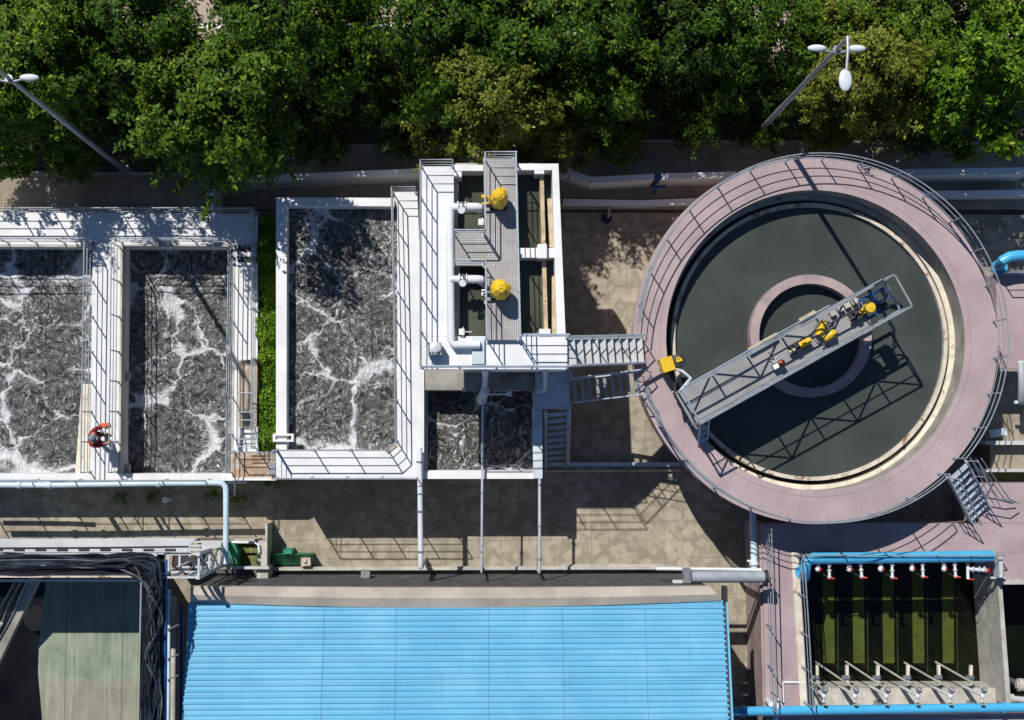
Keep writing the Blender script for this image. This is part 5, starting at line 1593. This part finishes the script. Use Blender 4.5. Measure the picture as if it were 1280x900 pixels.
tag(mb.build('low_block', M['algae']), 'low greenish concrete block between the beige trough and the pink deck', 'block')
mb = MB(); c = at(1246, 541, .8); mb.obox(c, (.28, .05, 0), (-.04, .12, 0), (0, 0, .1))
tag(mb.build('floor_box', M['pipe_pale']), 'small pale box on the ground under the east railing of the round tank', 'box')
root = thing('ground_tray', tuple(at(1195, 300, 0)), 'pair of beige concrete cover slabs under the north east railing of the round tank', 'slab')
for (x0, y0, x1, y1) in ((1176, 268, 1196, 300), (1200, 304, 1216, 338)):
    mb = MB(); mb.pq([(x0, y0 + 6), (x0 + 8, y0), (x1 + 6, y1 - 5), (x1 - 2, y1)], .5, 0); mb.build('slab', M['timber'], root)

# ================================================================== CABLE BRIDGE, TOWER AND GREEN BASIN (lower left)
ZT = 6.0
root = thing('cable_bridge', tuple(at(100, 690, 0)), 'raised steel cable bridge with pale cover sheets, turning south beside the blue roofed building', 'cable bridge')
mb = MB(); mb.pq([(-80, 673), (60, 673.5), (205, 672.5), (246, 673), (236, 682), (120, 683.5), (-80, 684.5)], ZT + .30, ZT + .26); mb.build('cover_sheet', M['cover'], root)
mb = MB(); mb.pq([(-80, 684.8), (120, 683.8), (236, 682.4), (236, 690), (-80, 691)], ZT + .20, ZT + .16); mb.build('cover_sheet', M['cover'], root)
for i in range(9):
    x = -10 + i * 27
    mb = MB(); mb.pb(x, 686, x + 13, 688.4, ZT + .235, ZT + .203); mb.build('slot', M['dark_steel'], root)
for y in (691.5, 720.5):
    mb = MB(); mb.bar(at(-80, y, ZT + .1), at(206 if y < 700 else 180, y, ZT + .1), .05, .14); mb.build('side_rail', M['rust'] if y > 700 else M['pale_steel'], root)
mb = MB(); mb.bar(at(-80, 726, ZT - .35), at(178, 726, ZT - .35), .06, .08); mb.build('side_rail', M['pale_steel'], root)
mb = MB(); mb.bar(at(-80, 717.5, ZT + .05), at(170, 717.5, ZT + .05), .03, .06); mb.build('side_rail', M['pale_steel'], root)
mb = MB(); mb.bar(at(177, 722, ZT + .05), at(173, 930, ZT + .05), .04, .14); mb.build('side_rail', M['rail'], root)
mb = MB(); mb.bar(at(208, 700, ZT + .05), at(205, 930, ZT + .05), .05, .14); mb.build('side_rail', M['blue_paint'], root)
mb = MB(); mb.pb(-80, 692.5, 206, 717, ZT - .06, ZT - .10); mb.pq([(178, 717.4), (206, 717.4), (204, 930), (175, 930)], ZT - .06, ZT - .10); mb.build('tray_floor', M['dark_steel'], root)
rnd = random.Random(4)
for i in range(26):                                        # the cables, each its own bundle
    t = i / 25
    y0 = 694 + 22 * t; xt = 203 - 23 * t
    r = rnd.uniform(.024, .058); z = ZT + rnd.uniform(.0, .34)
    path = []
    wv = rnd.uniform(0, 6); am = rnd.uniform(.8, 4.6)
    for k in range(12):
        x = -80 + (xt - 14 + 80) * k / 11
        path.append(at(x, y0 + am * math.sin(wv + k * .9) * (1 if 0 < k < 11 else .6), z + .05 * math.sin(k * 1.3 + wv)))
    path += [at(xt - 6, y0 + 2.5, z + .03), at(xt - 1.5, y0 + 7, z + .02)]
    for k in range(1, 9):
        y = y0 + 7 + (930 - y0 - 7) * k / 8
        path.append(at(xt - 1.2 * k * .3 + am * .5 * math.sin(wv + k * 1.4), y, z + .04 * math.sin(k + wv)))
    mb = MB(); mb.tube(path, r, 7); mb.build('cable', M[rnd.choice(['cable', 'cable', 'cable_navy', 'cable_grey'])], root, True)

for i in range(7):
    x0 = 96 + 9 * i; y0 = 697 + rnd.uniform(-1, 9); z = ZT + .36 + .03 * i
    path = [at(-80 + 20 * i, y0 + 4, ZT + .22), at(x0 - 40, y0 + rnd.uniform(-3, 3), z - .05), at(x0, y0 + rnd.uniform(-5, 5), z), at(x0 + 28, y0 + rnd.uniform(-6, 6), z),
            at(x0 + 44, y0 + 3 + 2 * i, z - .02), at(rnd.uniform(182, 203), 727 + 3 * i, z - .04), at(rnd.uniform(178, 206), 760 + 5 * i, z - .03), at(rnd.uniform(178, 205), 820, z - .06), at(rnd.uniform(177, 203), 870, z - .1), at(rnd.uniform(177, 202), 930, ZT + .25)]
    fine = []
    for k in range(len(path) - 1):
        a0 = path[max(k - 1, 0)]; a1 = path[k]; a2 = path[k + 1]; a3 = path[min(k + 2, len(path) - 1)]
        for q in range(5):
            u = q / 5
            fine.append(.5 * ((2 * a1) + (a2 - a0) * u + (2 * a0 - 5 * a1 + 4 * a2 - a3) * u * u + (3 * a1 - a0 - 3 * a2 + a3) * u ** 3))
    fine.append(path[-1])
    mb = MB(); mb.tube(fine, rnd.uniform(.018, .034), 7); mb.build('cable', M[rnd.choice(['cable_navy', 'cable_grey', 'cable_grey', 'cable'])], bpy.data.objects['cable_bridge'], True)

# steel tower carrying the bridge corner
root = thing('steel_tower', tuple(at(250, 700, 0)), 'open steel lattice tower under the corner of the cable bridge', 'tower')
legs = [at(197, 692, ZT - .1), at(250, 692, ZT - .1), at(250, 721, ZT - .1), at(197, 721, ZT - .1)]
legs = [Vector((legs[0].x, legs[0].y, 0)), Vector((legs[1].x, legs[0].y, 0)), Vector((legs[1].x, legs[3].y, 0)), Vector((legs[0].x, legs[3].y, 0))]
for p in legs:
    mb = MB(); mb.bar(p, p + Vector((0, 0, ZT + .2)), .10, .10); mb.build('leg', M['pale_steel'], root)
for x in (214, 232, 241):
    p = at(x, 721, ZT); mb = MB(); mb.bar((p.x, legs[2].y, 0), (p.x, legs[2].y, ZT + .1), .06, .06); mb.build('mullion', M['pale_steel'], root)
for z in (1.2, 2.8, 4.4, ZT + .05):
    for a, b in zip(legs, legs[1:] + legs[:1]):
        mb = MB(); mb.bar(a + Vector((0, 0, z)), b + Vector((0, 0, z)), .06, .08); mb.build('ring_beam', M['pale_steel'], root)
for z0, z1 in ((1.2, 2.8), (2.8, 4.4), (4.4, ZT)):
    mb = MB(); mb.bar(legs[1] + Vector((.0, .0, z0)), legs[2] + Vector((.0, 0, z1)), .05, .05); mb.bar(legs[2] + Vector((0, .01, z0)), legs[1] + Vector((0, .01, z1)), .05, .05); mb.build('brace', M['steel'], root)
for k in range(14):
    z = .35 + k * .4; p = Vector((legs[1].x - .04, legs[1].y - .35, z))
    mb = MB(); mb.bar(p, p + Vector((0, -.4, 0)), .03, .03); mb.build('rung', M['pale_steel'], root)
mb = MB(); mb.pq([(252, 676), (276, 676), (276, 684), (252, 690)], 4.4, 4.34); mb.build('landing_plate', M['cover'], root)
mb = MB(); mb.pb(215, 696, 246, 716, 1.4, 0); mb.build('cabinet', M['dark_steel'], root)
mb = MB(); mb.tube([at(218, 694, 5.5), at(216, 706, 5.2), at(222, 712, 4.6)], .03, 7); mb.build('rusty_conduit', M['orange'], root, True)

M['pit_shade'] = m_still('black_pit_shade', (.006, .007, .008), .10, .5)
sheet('water', [(-90, 712), (70, 712), (70, 960), (-90, 960)], -1.0, M['pit_shade'])  # added black sheet, its colour stands in for the shade deep in the pit
# green floored basin
root = thing('green_basin', tuple(at(110, 810, 0)), 'basin with a pale green washed concrete slab beside a deep dark pit', 'basin')
tg = NT('pale_green_washed_concrete')
gb = tg.noise(.9, 5, .65)
cc = tg.mix(tg.step(gb.outputs[0], .32, .66), (.18, .225, .165), (.29, .335, .245))
sp_ = tg.n('ShaderNodeSeparateXYZ'); tg.l(tg.pos, sp_.inputs[0])
ysplit = at(110, 851, 3.2).y
nn = tg.noise(2.0, 4, .6)
m1 = tg.step(tg.math('ADD', sp_.outputs[1], tg.math('MULTIPLY', nn.outputs[0], .15)), ysplit, ysplit + .08)
c2 = tg.mix(tg.step(gb.outputs[0], .32, .66), (.24, .225, .165), (.32, .30, .23))
cc = tg.mix(m1, c2, cc)
st = tg.noise(1.0, 4, .6, vec=tg.map(scale=(7, .5, 1)))
cc = tg.mix(tg.step(st.outputs[0], .45, .72, 0, .5), cc, (.42, .46, .38))
st2 = tg.noise(1.0, 4, .6, vec=tg.map(scale=(9, .6, 1), loc=(4, 2, 0)))
cc = tg.mix(tg.step(st2.outputs[0], .58, .75, 0, .45), cc, (.09, .11, .075))
fg = tg.noise(16, 4, .7); cc = tg.mix(tg.step(fg.outputs[0], .38, .7, 0, .3), cc, (.11, .13, .09))
cc, _m = gridlines(tg, cc, 1.75, 0, .016, (.07, .08, .06), 0, .8, (.3, 0, 0))
tg.set(col=cc, rough=.85, spec=.3)
mb = MB(); mb.pq([(58, 722), (181, 722), (176, 940), (56, 940), (51, 880), (47.5, 840), (49, 800), (53, 760)], 3.2, -2.2); mb.build('slab', tg.m, root)
mb = MB(); mb.box(at(-90, 800, 0).x, at(0, 990, 0).y, -2.3, at(93, 800, 0).x, at(0, 719, 0).y, -2.2); mb.build('pit_floor', M['dark_wall'], root)
mb = MB(); c = at(38, 776, 0); mb.cyl((c.x, c.y, -2.2), (c.x, c.y, -.6), .42, n=24); mb.build('pit_stub', M['black'], root, True)
for i in range(3):
    mb = MB(); a = at(10 + i * 18, 830, -1); mb.bar((a.x, a.y + 1.5, -1.9), (a.x, a.y - 4, -1.9), .06, .06); mb.build('pit_bar', M['dark_steel'], root)
mb = MB(); mb.pq([(-90, 714), (182, 714), (182, 719), (-90, 719)], 4.6, 3.2); mb.build('shade_wall', M['concrete'], bpy.data.objects['green_basin'])  # wall added under the tray to cast shade on the slab
mb = MB(); mb.pq([(-80, 716), (93, 716), (93, 719.5), (-80, 719.5)], .25, 0)
tag(mb.build('kerb', M['concrete']), 'grey kerb under the cable bridge at the head of the dark pit', 'kerb')
root = thing('slanting_beam', tuple(at(20, 780, 0)), 'slanting grey beam carrying cables over the dark pit at the left edge', 'beam')
a = at(-22, 858, 3.4); b = at(44, 722, 4.6)
mb = MB(); mb.bar(a, b, .34, .30); mb.build('beam', M['concrete'], root)
d = (b - a).normalized(); s = d.cross(Vector((0, 0, 1))).normalized()
for i in range(5):
    o = -s * (.10 + .095 * i) + Vector((0, 0, .2)); mb = MB()
    mb.tube([a + o + d * (L_ * k / 7) + s * .03 * math.sin(k * 1.7 + i) for k in range(8) for L_ in ((b - a).length,)], .026, 6); mb.build('cable', M['cable'] if i % 2 else M['steel'], root, True)
mb = MB(); q = a.lerp(b, .32) - s * .30 + Vector((0, 0, .3))
mb.tube([q - d * .9, q - d * .3 + s * .05, q + d * .4, q + d * 1.0 + s * .04], .07, 8); mb.build('cable_sleeve', M['weir'], root, True)
# pipes and ladder strip between cables and blue roof
for i, (x0, x1, z, r, mt, lab) in enumerate(((212, 210, 3.6, .05, 'pipe_pale', 'pale blue upright set pipe nearest the black cables, beside the blue roof'),
                                             (217.5, 216, 2.2, .09, 'lightcon', 'thick pale concrete coloured pipe between black cables and blue roof'),
                                             (226, 224.5, 4.4, .055, 'blue_paint', 'dark blue pipe running close along the west edge of the blue roof'))):
    mb = MB(); mb.tube([at(x0, 738 + 8 * i, z), at((x0 + x1) / 2, 830, z), at(x1, 940, z)], r, 10)
    tag(mb.build('service_pipe', M[mt], None, True), lab, 'pipe', 'pipes beside the blue roof')
root = thing('pipe_bracket', tuple(at(216, 815, 3)), 'small steel bracket bars linking the pipes west of the blue roof', 'bracket')
for y in (783, 820, 846):
    mb = MB(); a = at(209, y + 4, 3.7); b = at(227, y - 4, 4.3); mb.bar(a, b, .04, .04); mb.build('bar', M['steel'], root)

# walls and little sump between tower and green panel
root = thing('sump', tuple(at(305, 690, 0)), 'small open sump with green algae and a white rim, right of the steel tower', 'sump')
mb = MB(); mb.pb(292, 677, 322, 708, .45, 0); mb.build('floor', M['algae'], root)
mb = MB(); mb.pb(289, 676, 292, 708, 1.0, 0); mb.pb(322.3, 676, 334, 708, 1.0, 0); mb.pb(292.2, 674, 322, 676.8, .8, 0); mb.build('wall', M['lightcon'], root)
mb = MB(); mb.tube([at(287, 678, 1.1), at(318, 678, 1.1), at(323, 681, 1.1), at(324, 690, 1.1)], .04, 8); mb.build('rim_pipe', M['pipe_white'], root, True)
mb = MB(); mb.pq([(283, 679), (293, 679), (297, 690), (296, 708), (283, 708)], 1.3, 0.0); mb.build('green_lid', M['green_paint'], root)
for y in (694, 703): mb = MB(); c = at(322, y, 1.05); mb.box(c.x - .05, c.y - .05, 1.0, c.x + .06, c.y + .05, 1.1); mb.build('hinge', M['dark_steel'], root)
root = thing('sloping_cover', tuple(at(366, 698, 0)), 'green painted sloping panel with a small concrete block on the sunlit yard edge', 'panel')
a, b, c, d = at(341, 693, .75), at(390, 693, .75), at(390, 706, .25), at(340, 706, .25)
mb = MB(); n = len(mb.v); mb.v = [tuple(p) for p in (a, b, c, d)] + [(p.x, p.y, 0) for p in (a, b, c, d)]; mb.f = [(0, 3, 2, 1), (0, 1, 5, 4), (1, 2, 6, 5), (2, 3, 7, 6), (3, 0, 4, 7)]; mb.build('panel', M['green_paint'], root)
mb = MB(); mb.pb(354, 687, 365, 692.5, .85, 0); mb.build('bracket', M['green_paint'], root)
mb = MB(); c = at(383, 702, .5); mb.box(c.x - .17, c.y - .14, .3, c.x + .15, c.y + .14, .62); mb.build('block', M['stain'], root)
mb = MB(); c = at(381, 701, .65); mb.box(c.x - .05, c.y - .05, .62, c.x + .05, c.y + .05, .70); mb.build('knob', M['cover'], root)
root = thing('post_wall', tuple(at(330, 715, 0)), 'pale concrete post and low wall at the corner between tower and blue roofed building', 'wall')
mb = MB(); mb.pb(321, 709, 335, 733, 1.5, 0); mb.build('post', M['lightcon'], root)
mb = MB(); mb.pb(331.5, 655, 334, 708.5, 1.15, 0); mb.build('thin_wall', M['lightcon'], root)
mb = MB(); mb.pb(285, 708.3, 336, 711.5, 1.7, 1.45); mb.build('rail_beam', M['cover'], root)
mb = MB(); mb.pb(262, 713, 320.5, 731, .5, 0); mb.build('low_roof', M['dark_wall'], root)

# ================================================================== STREET LAMPS
HL = 13.0


def lamp(px, py, label, first=None):
    b = at(px, py, 0)
    if first is not None: return dup(first, tuple(b), label)
    root = thing('street_lamp', tuple(b), label, 'street lamp')
    mb = MB(); mb.tube([b, b + Vector((0, 0, 6)), b + Vector((0, 0, HL))], [.11, .085, .05], 14); mb.build('pole', M['lamp_pole'], root, True)
    mb = MB(); mb.cyl(b, b + Vector((0, 0, .12)), .2, n=16); mb.build('foot', M['lamp_pole'], root)
    t = b + Vector((0, 0, HL - .03))
    mb = MB(); mb.tube([t, t + Vector((-.01, -.35, .05)), t + Vector((-.05, -.85, .03))], [.05, .045, .04], 10); arm = mb.build('main_arm', M['lamp_pole'], root, True)
    mb = MB(); mb.ball(t + Vector((-.08, -1.10, .02)), .17, .29, .07, 20, 12); mb.build('main_head', M['lamp_shell'], arm, True)
    zz = 11.9; q = b + Vector((0, 0, zz))
    mb = MB(); mb.tube([q + Vector((-.45, .0, .04)), q + Vector((-.12, -.07, 0)), q + Vector((.12, -.07, 0)), q + Vector((.45, .0, .04))], .03, 8); mb.cyl(q - Vector((0, 0, .06)), q + Vector((0, 0, .06)), .10, n=14); xa = mb.build('cross_arm', M['lamp_pole'], root, True)
    for sg in (-1, 1):
        mb = MB(); mb.ball(q + Vector((sg * .52, .02, .05)), .25, .095, .075, 18, 10); mb.build('side_head', M['lamp_shell'], xa, True)
    return root


l1 = lamp(930, 185, 'tall street lamp with a white oval head, standing behind the round tank')
lamp(158, 214, 'tall grey street lamp at the left edge, rising beside the shaded path', l1)

# ================================================================== TREES
def make_tree(kind, seed, R, H, mat, leafL=.19, sprays=85, per=26, trunk_h=1.2):
    """trunk, limbs and a crown of many uneven leafy sprays"""
    rng = np.random.default_rng(seed)
    root = bpy.data.objects.new('tree', None); COL.objects.link(root)
    root['_o'] = (0, 0, 0)
    hub = np.array((0, 0, trunk_h + (H - trunk_h) * .30))
    # main boughs give the crown its uneven outline
    nb = 8
    boughs = []
    for i in range(nb):
        a = 2 * PI * (i + rng.uniform(-.3, .3)) / nb
        el = rng.uniform(.15, 1.25)
        boughs.append((np.array((math.cos(a) * math.cos(el), math.sin(a) * math.cos(el), math.sin(el))), rng.uniform(.72, 1.15)))
    boughs.append((np.array((.1, .05, .99)), 1.0))
    pts = []; nr = []; tips = []
    for i in range(sprays):
        d = rng.normal(0, 1, 3); d[2] = abs(d[2]) * .9 - .18; d /= np.linalg.norm(d)
        reach = max(.66, max(f * (max(0.0, float(np.dot(d, b))) ** 4) for b, f in boughs) + .10)
        reach *= rng.uniform(.72, 1.06)
        e = hub + d * np.array((R, R, (H - hub[2]))) * reach
        if e[2] < trunk_h * .7: e[2] = trunk_h * .7 + rng.uniform(0, .4)
        tips.append(e)
        r = rng.uniform(.30, .58) * R / 2.4
        out = d * .8 + np.array((0, 0, .35)); out /= np.linalg.norm(out)
        tone = rng.uniform(.7, 1.3)
        for _ in range(int(per * tone)):
            u = rng.normal(0, 1, 3); u /= np.linalg.norm(u)
            q = r * rng.uniform(.25, 1.0) ** .6
            w_ = np.array((u[0], u[1], u[2] * .55)) * q + out * rng.uniform(-.35, .35) * r
            pts.append(tuple(e + w_))
            n_ = d * .95 + u * .42 + np.array((-.05, .08, .28)) + rng.normal(0, .22, 3)
            nr.append(n_ / np.linalg.norm(n_))
        if rng.random() < .35:                         # a long young shoot
            for k in range(5):
                pts.append(tuple(e + out * r * (1.0 + .28 * k) + rng.normal(0, .04, 3))); nr.append((rng.normal(0, .3), rng.normal(0, .3), 1))
    # thin inner foliage
    for _ in range(int(sprays * per * .10)):
        d = rng.normal(0, 1, 3); d[2] = abs(d[2]); d /= np.linalg.norm(d)
        pts.append(tuple(hub + d * np.array((R, R, H - hub[2])) * rng.uniform(.2, .62))); nr.append((rng.normal(0, .4), rng.normal(0, .4), 1))
    me = leaf_mesh('crown', pts, nr, rng, 6, leafL, leafL * .46)
    me.materials.append(mat)
    o = bpy.data.objects.new('crown', me); COL.objects.link(o); o.parent = root
    mb = MB()
    mb.tube([(0, 0, 0), (.05, .02, trunk_h * .6), (.0, .05, trunk_h), (-.05, .0, float(hub[2]))], [.19, .15, .13, .08], 10)
    mb.build('trunk', M['bark'], root, True)
    for i in range(0, len(tips), 7):
        e = Vector(tips[i]); b0 = Vector((0, .03, trunk_h + (float(hub[2]) - trunk_h) * rng.uniform(.0, .9)))
        m1 = b0.lerp(e, .5) + Vector((rng.normal(0, .12), rng.normal(0, .12), rng.normal(0.05, .1)))
        mb = MB(); mb.tube([b0, m1, e, e + (e - m1) * .25], [.06, .038, .018, .006], 6); mb.build('limb', M['bark'], root, True)
    return root


protos = {
    'dark': make_tree('dark', 21, 2.75, 7.3, M['leaf_dark'], .175, 120, 30),
    'dark2': make_tree('dark', 22, 2.4, 6.6, M['leaf_shaded'], .165, 95, 28),
    'mid': make_tree('mid', 23, 2.6, 7.0, M['leaf_mid'], .180, 105, 28),
    'mid2': make_tree('mid', 27, 2.1, 5.6, M['leaf_mid'], .165, 78, 27),
    'olive': make_tree('olive', 24, 2.25, 6.6, M['leaf_olive'], .145, 100, 36),
    'bright': make_tree('bright', 25, 2.3, 6.2, M['leaf_bright'], .205, 80, 22),
}
used = set()


def tree(kind, px, py, zc, scale, rot, label):
    """px, py: where the middle of the crown shows, zc: height of that middle"""
    c = at(px, py, zc)
    p = protos[kind]
    if kind not in used:
        used.add(kind); r = p
        r.location = (c.x, c.y, 0); r.rotation_euler = (0, 0, rot)
    else:
        r = dup(p, (c.x, c.y, 0), label, rot)
    r.scale = (scale * .86, scale * .86, scale)
    return tag(r, label, 'tree', 'trees in the belt along the north side')


TREES = [
    ('mid', 35, 95, 4.8, 1.15, 0.3, 'broad mid green tree behind the pole of the lamp at the left edge'),
    ('bright', -5, 185, 2.6, .68, 1.3, 'low yellow green tree at the left edge in front of the path'),
    ('mid2', 85, 182, 2.4, .66, 2.0, 'low leafy tree under the lamp pole, beside the shaded path'),
    ('mid', 268, 138, 5.4, 1.26, 0.0, 'largest tree, its crown hanging over the north edge of the twin tank basin'),
    ('dark2', 185, 150, 3.2, .80, 2.6, 'shaded dark tree in the gap left of the largest tree'),
    ('dark', 150, 30, 5.6, 1.15, 1.1, 'dark tall tree at the top, left of the largest tree'),
    ('mid2', 60, 5, 5.2, 1.05, 4.1, 'green tree beside the pale road at the top left corner'),
    ('dark2', 400, 160, 2.6, .64, 3.3, 'low dark crown just north of the white walled single tank'),
    ('dark', 345, 15, 6.0, 1.10, 4.0, 'dark tall tree at the top edge behind the largest tree'),
    ('dark2', 440, 100, 3.0, .75, 5.0, 'deep shaded dark tree left of the olive tree'),
    ('olive', 505, 85, 4.2, .62, .9, 'small sunlit yellowish tree just below the pale road gap'),
    ('dark', 570, 25, 6.0, 1.15, 1.9, 'dark green tree right of the pale road gap at the top'),
    ('olive', 605, 125, 5.6, 1.12, 0.0, 'broad olive green tree north of the central grating'),
    ('dark2', 505, 155, 2.4, .64, 2.2, 'low shaded tree left of the olive tree and north of the single tank'),
    ('olive', 692, 166, 3.6, .68, 2.4, 'small olive tree north east of the tall basin'),
    ('mid', 755, 85, 5.2, .92, 1.2, 'green tree between the two olive trees and the dark thicket'),
    ('dark', 690, 15, 6.0, 1.15, 5.2, 'dark tree at the top edge right of the centre'),
    ('dark2', 860, 45, 5.2, 1.02, .4, 'dark thicket tree north of the blue valve'),
    ('dark2', 870, 136, 2.4, .68, 3.9, 'low dark tree in the deep shade left of the lamp with the oval head'),
    ('mid2', 775, 168, 2.0, .60, 5.5, 'low green tree overhanging the shaded yard by the bent white wall'),
    ('dark', 950, 25, 5.4, .95, 2.9, 'dark tree left of the top of the lamp with the oval head'),
    ('dark2', 945, 140, 2.2, .74, 1.6, 'low dark tree at the foot of the lamp with the oval head'),
    ('olive', 1085, 85, 5.2, 1.12, 3.7, 'olive tree right behind the white oval lamp head'),
    ('mid', 1060, 5, 4.8, .80, 4.4, 'green tree at the top edge beside the small road gap'),
    ('mid2', 1035, 152, 2.0, .60, .2, 'low green tree north of the round tank railing'),
    ('mid', 1165, 20, 5.0, 1.0, .7, 'green tree at the top edge between olive and bright trees'),
    ('bright', 1222, 112, 5.0, 1.18, 0.5, 'bright fresh green tree at the right edge above the white wall'),
    ('dark2', 1150, 148, 2.2, .70, 3.0, 'low dark tree between the olive tree and the bright tree'),
    ('bright', 1285, 35, 5.2, 1.15, 2.7, 'bright green tree in the top right corner'),
    ('mid2', 300, -55, 5.2, 1.0, 3.6, 'sunlit tree cut by the top edge, above the largest tree'),
    ('dark2', -30, 20, 5.0, 1.0, .6, 'dark tree cut by the top left corner of the picture'),
    ('mid', 420, -50, 5.0, .85, 2.1, 'green tree cut by the top edge, just left of the pale road gap'),
    ('mid', 620, -55, 5.0, .95, 1.0, 'green tree cut by the top edge, north of the broad olive tree'),
    ('dark2', 780, -40, 5.0, 1.05, 2.0, 'dark tree cut by the top edge, north of the dark thicket'),
    ('mid2', 890, -45, 5.0, 1.0, 3.0, 'green tree cut by the top edge, left of the small road gap'),
    ('dark', 1120, -50, 5.0, .8, 4.0, 'dark tree cut by the top edge, right of the small road gap'),
]
for t in TREES: tree(*t)
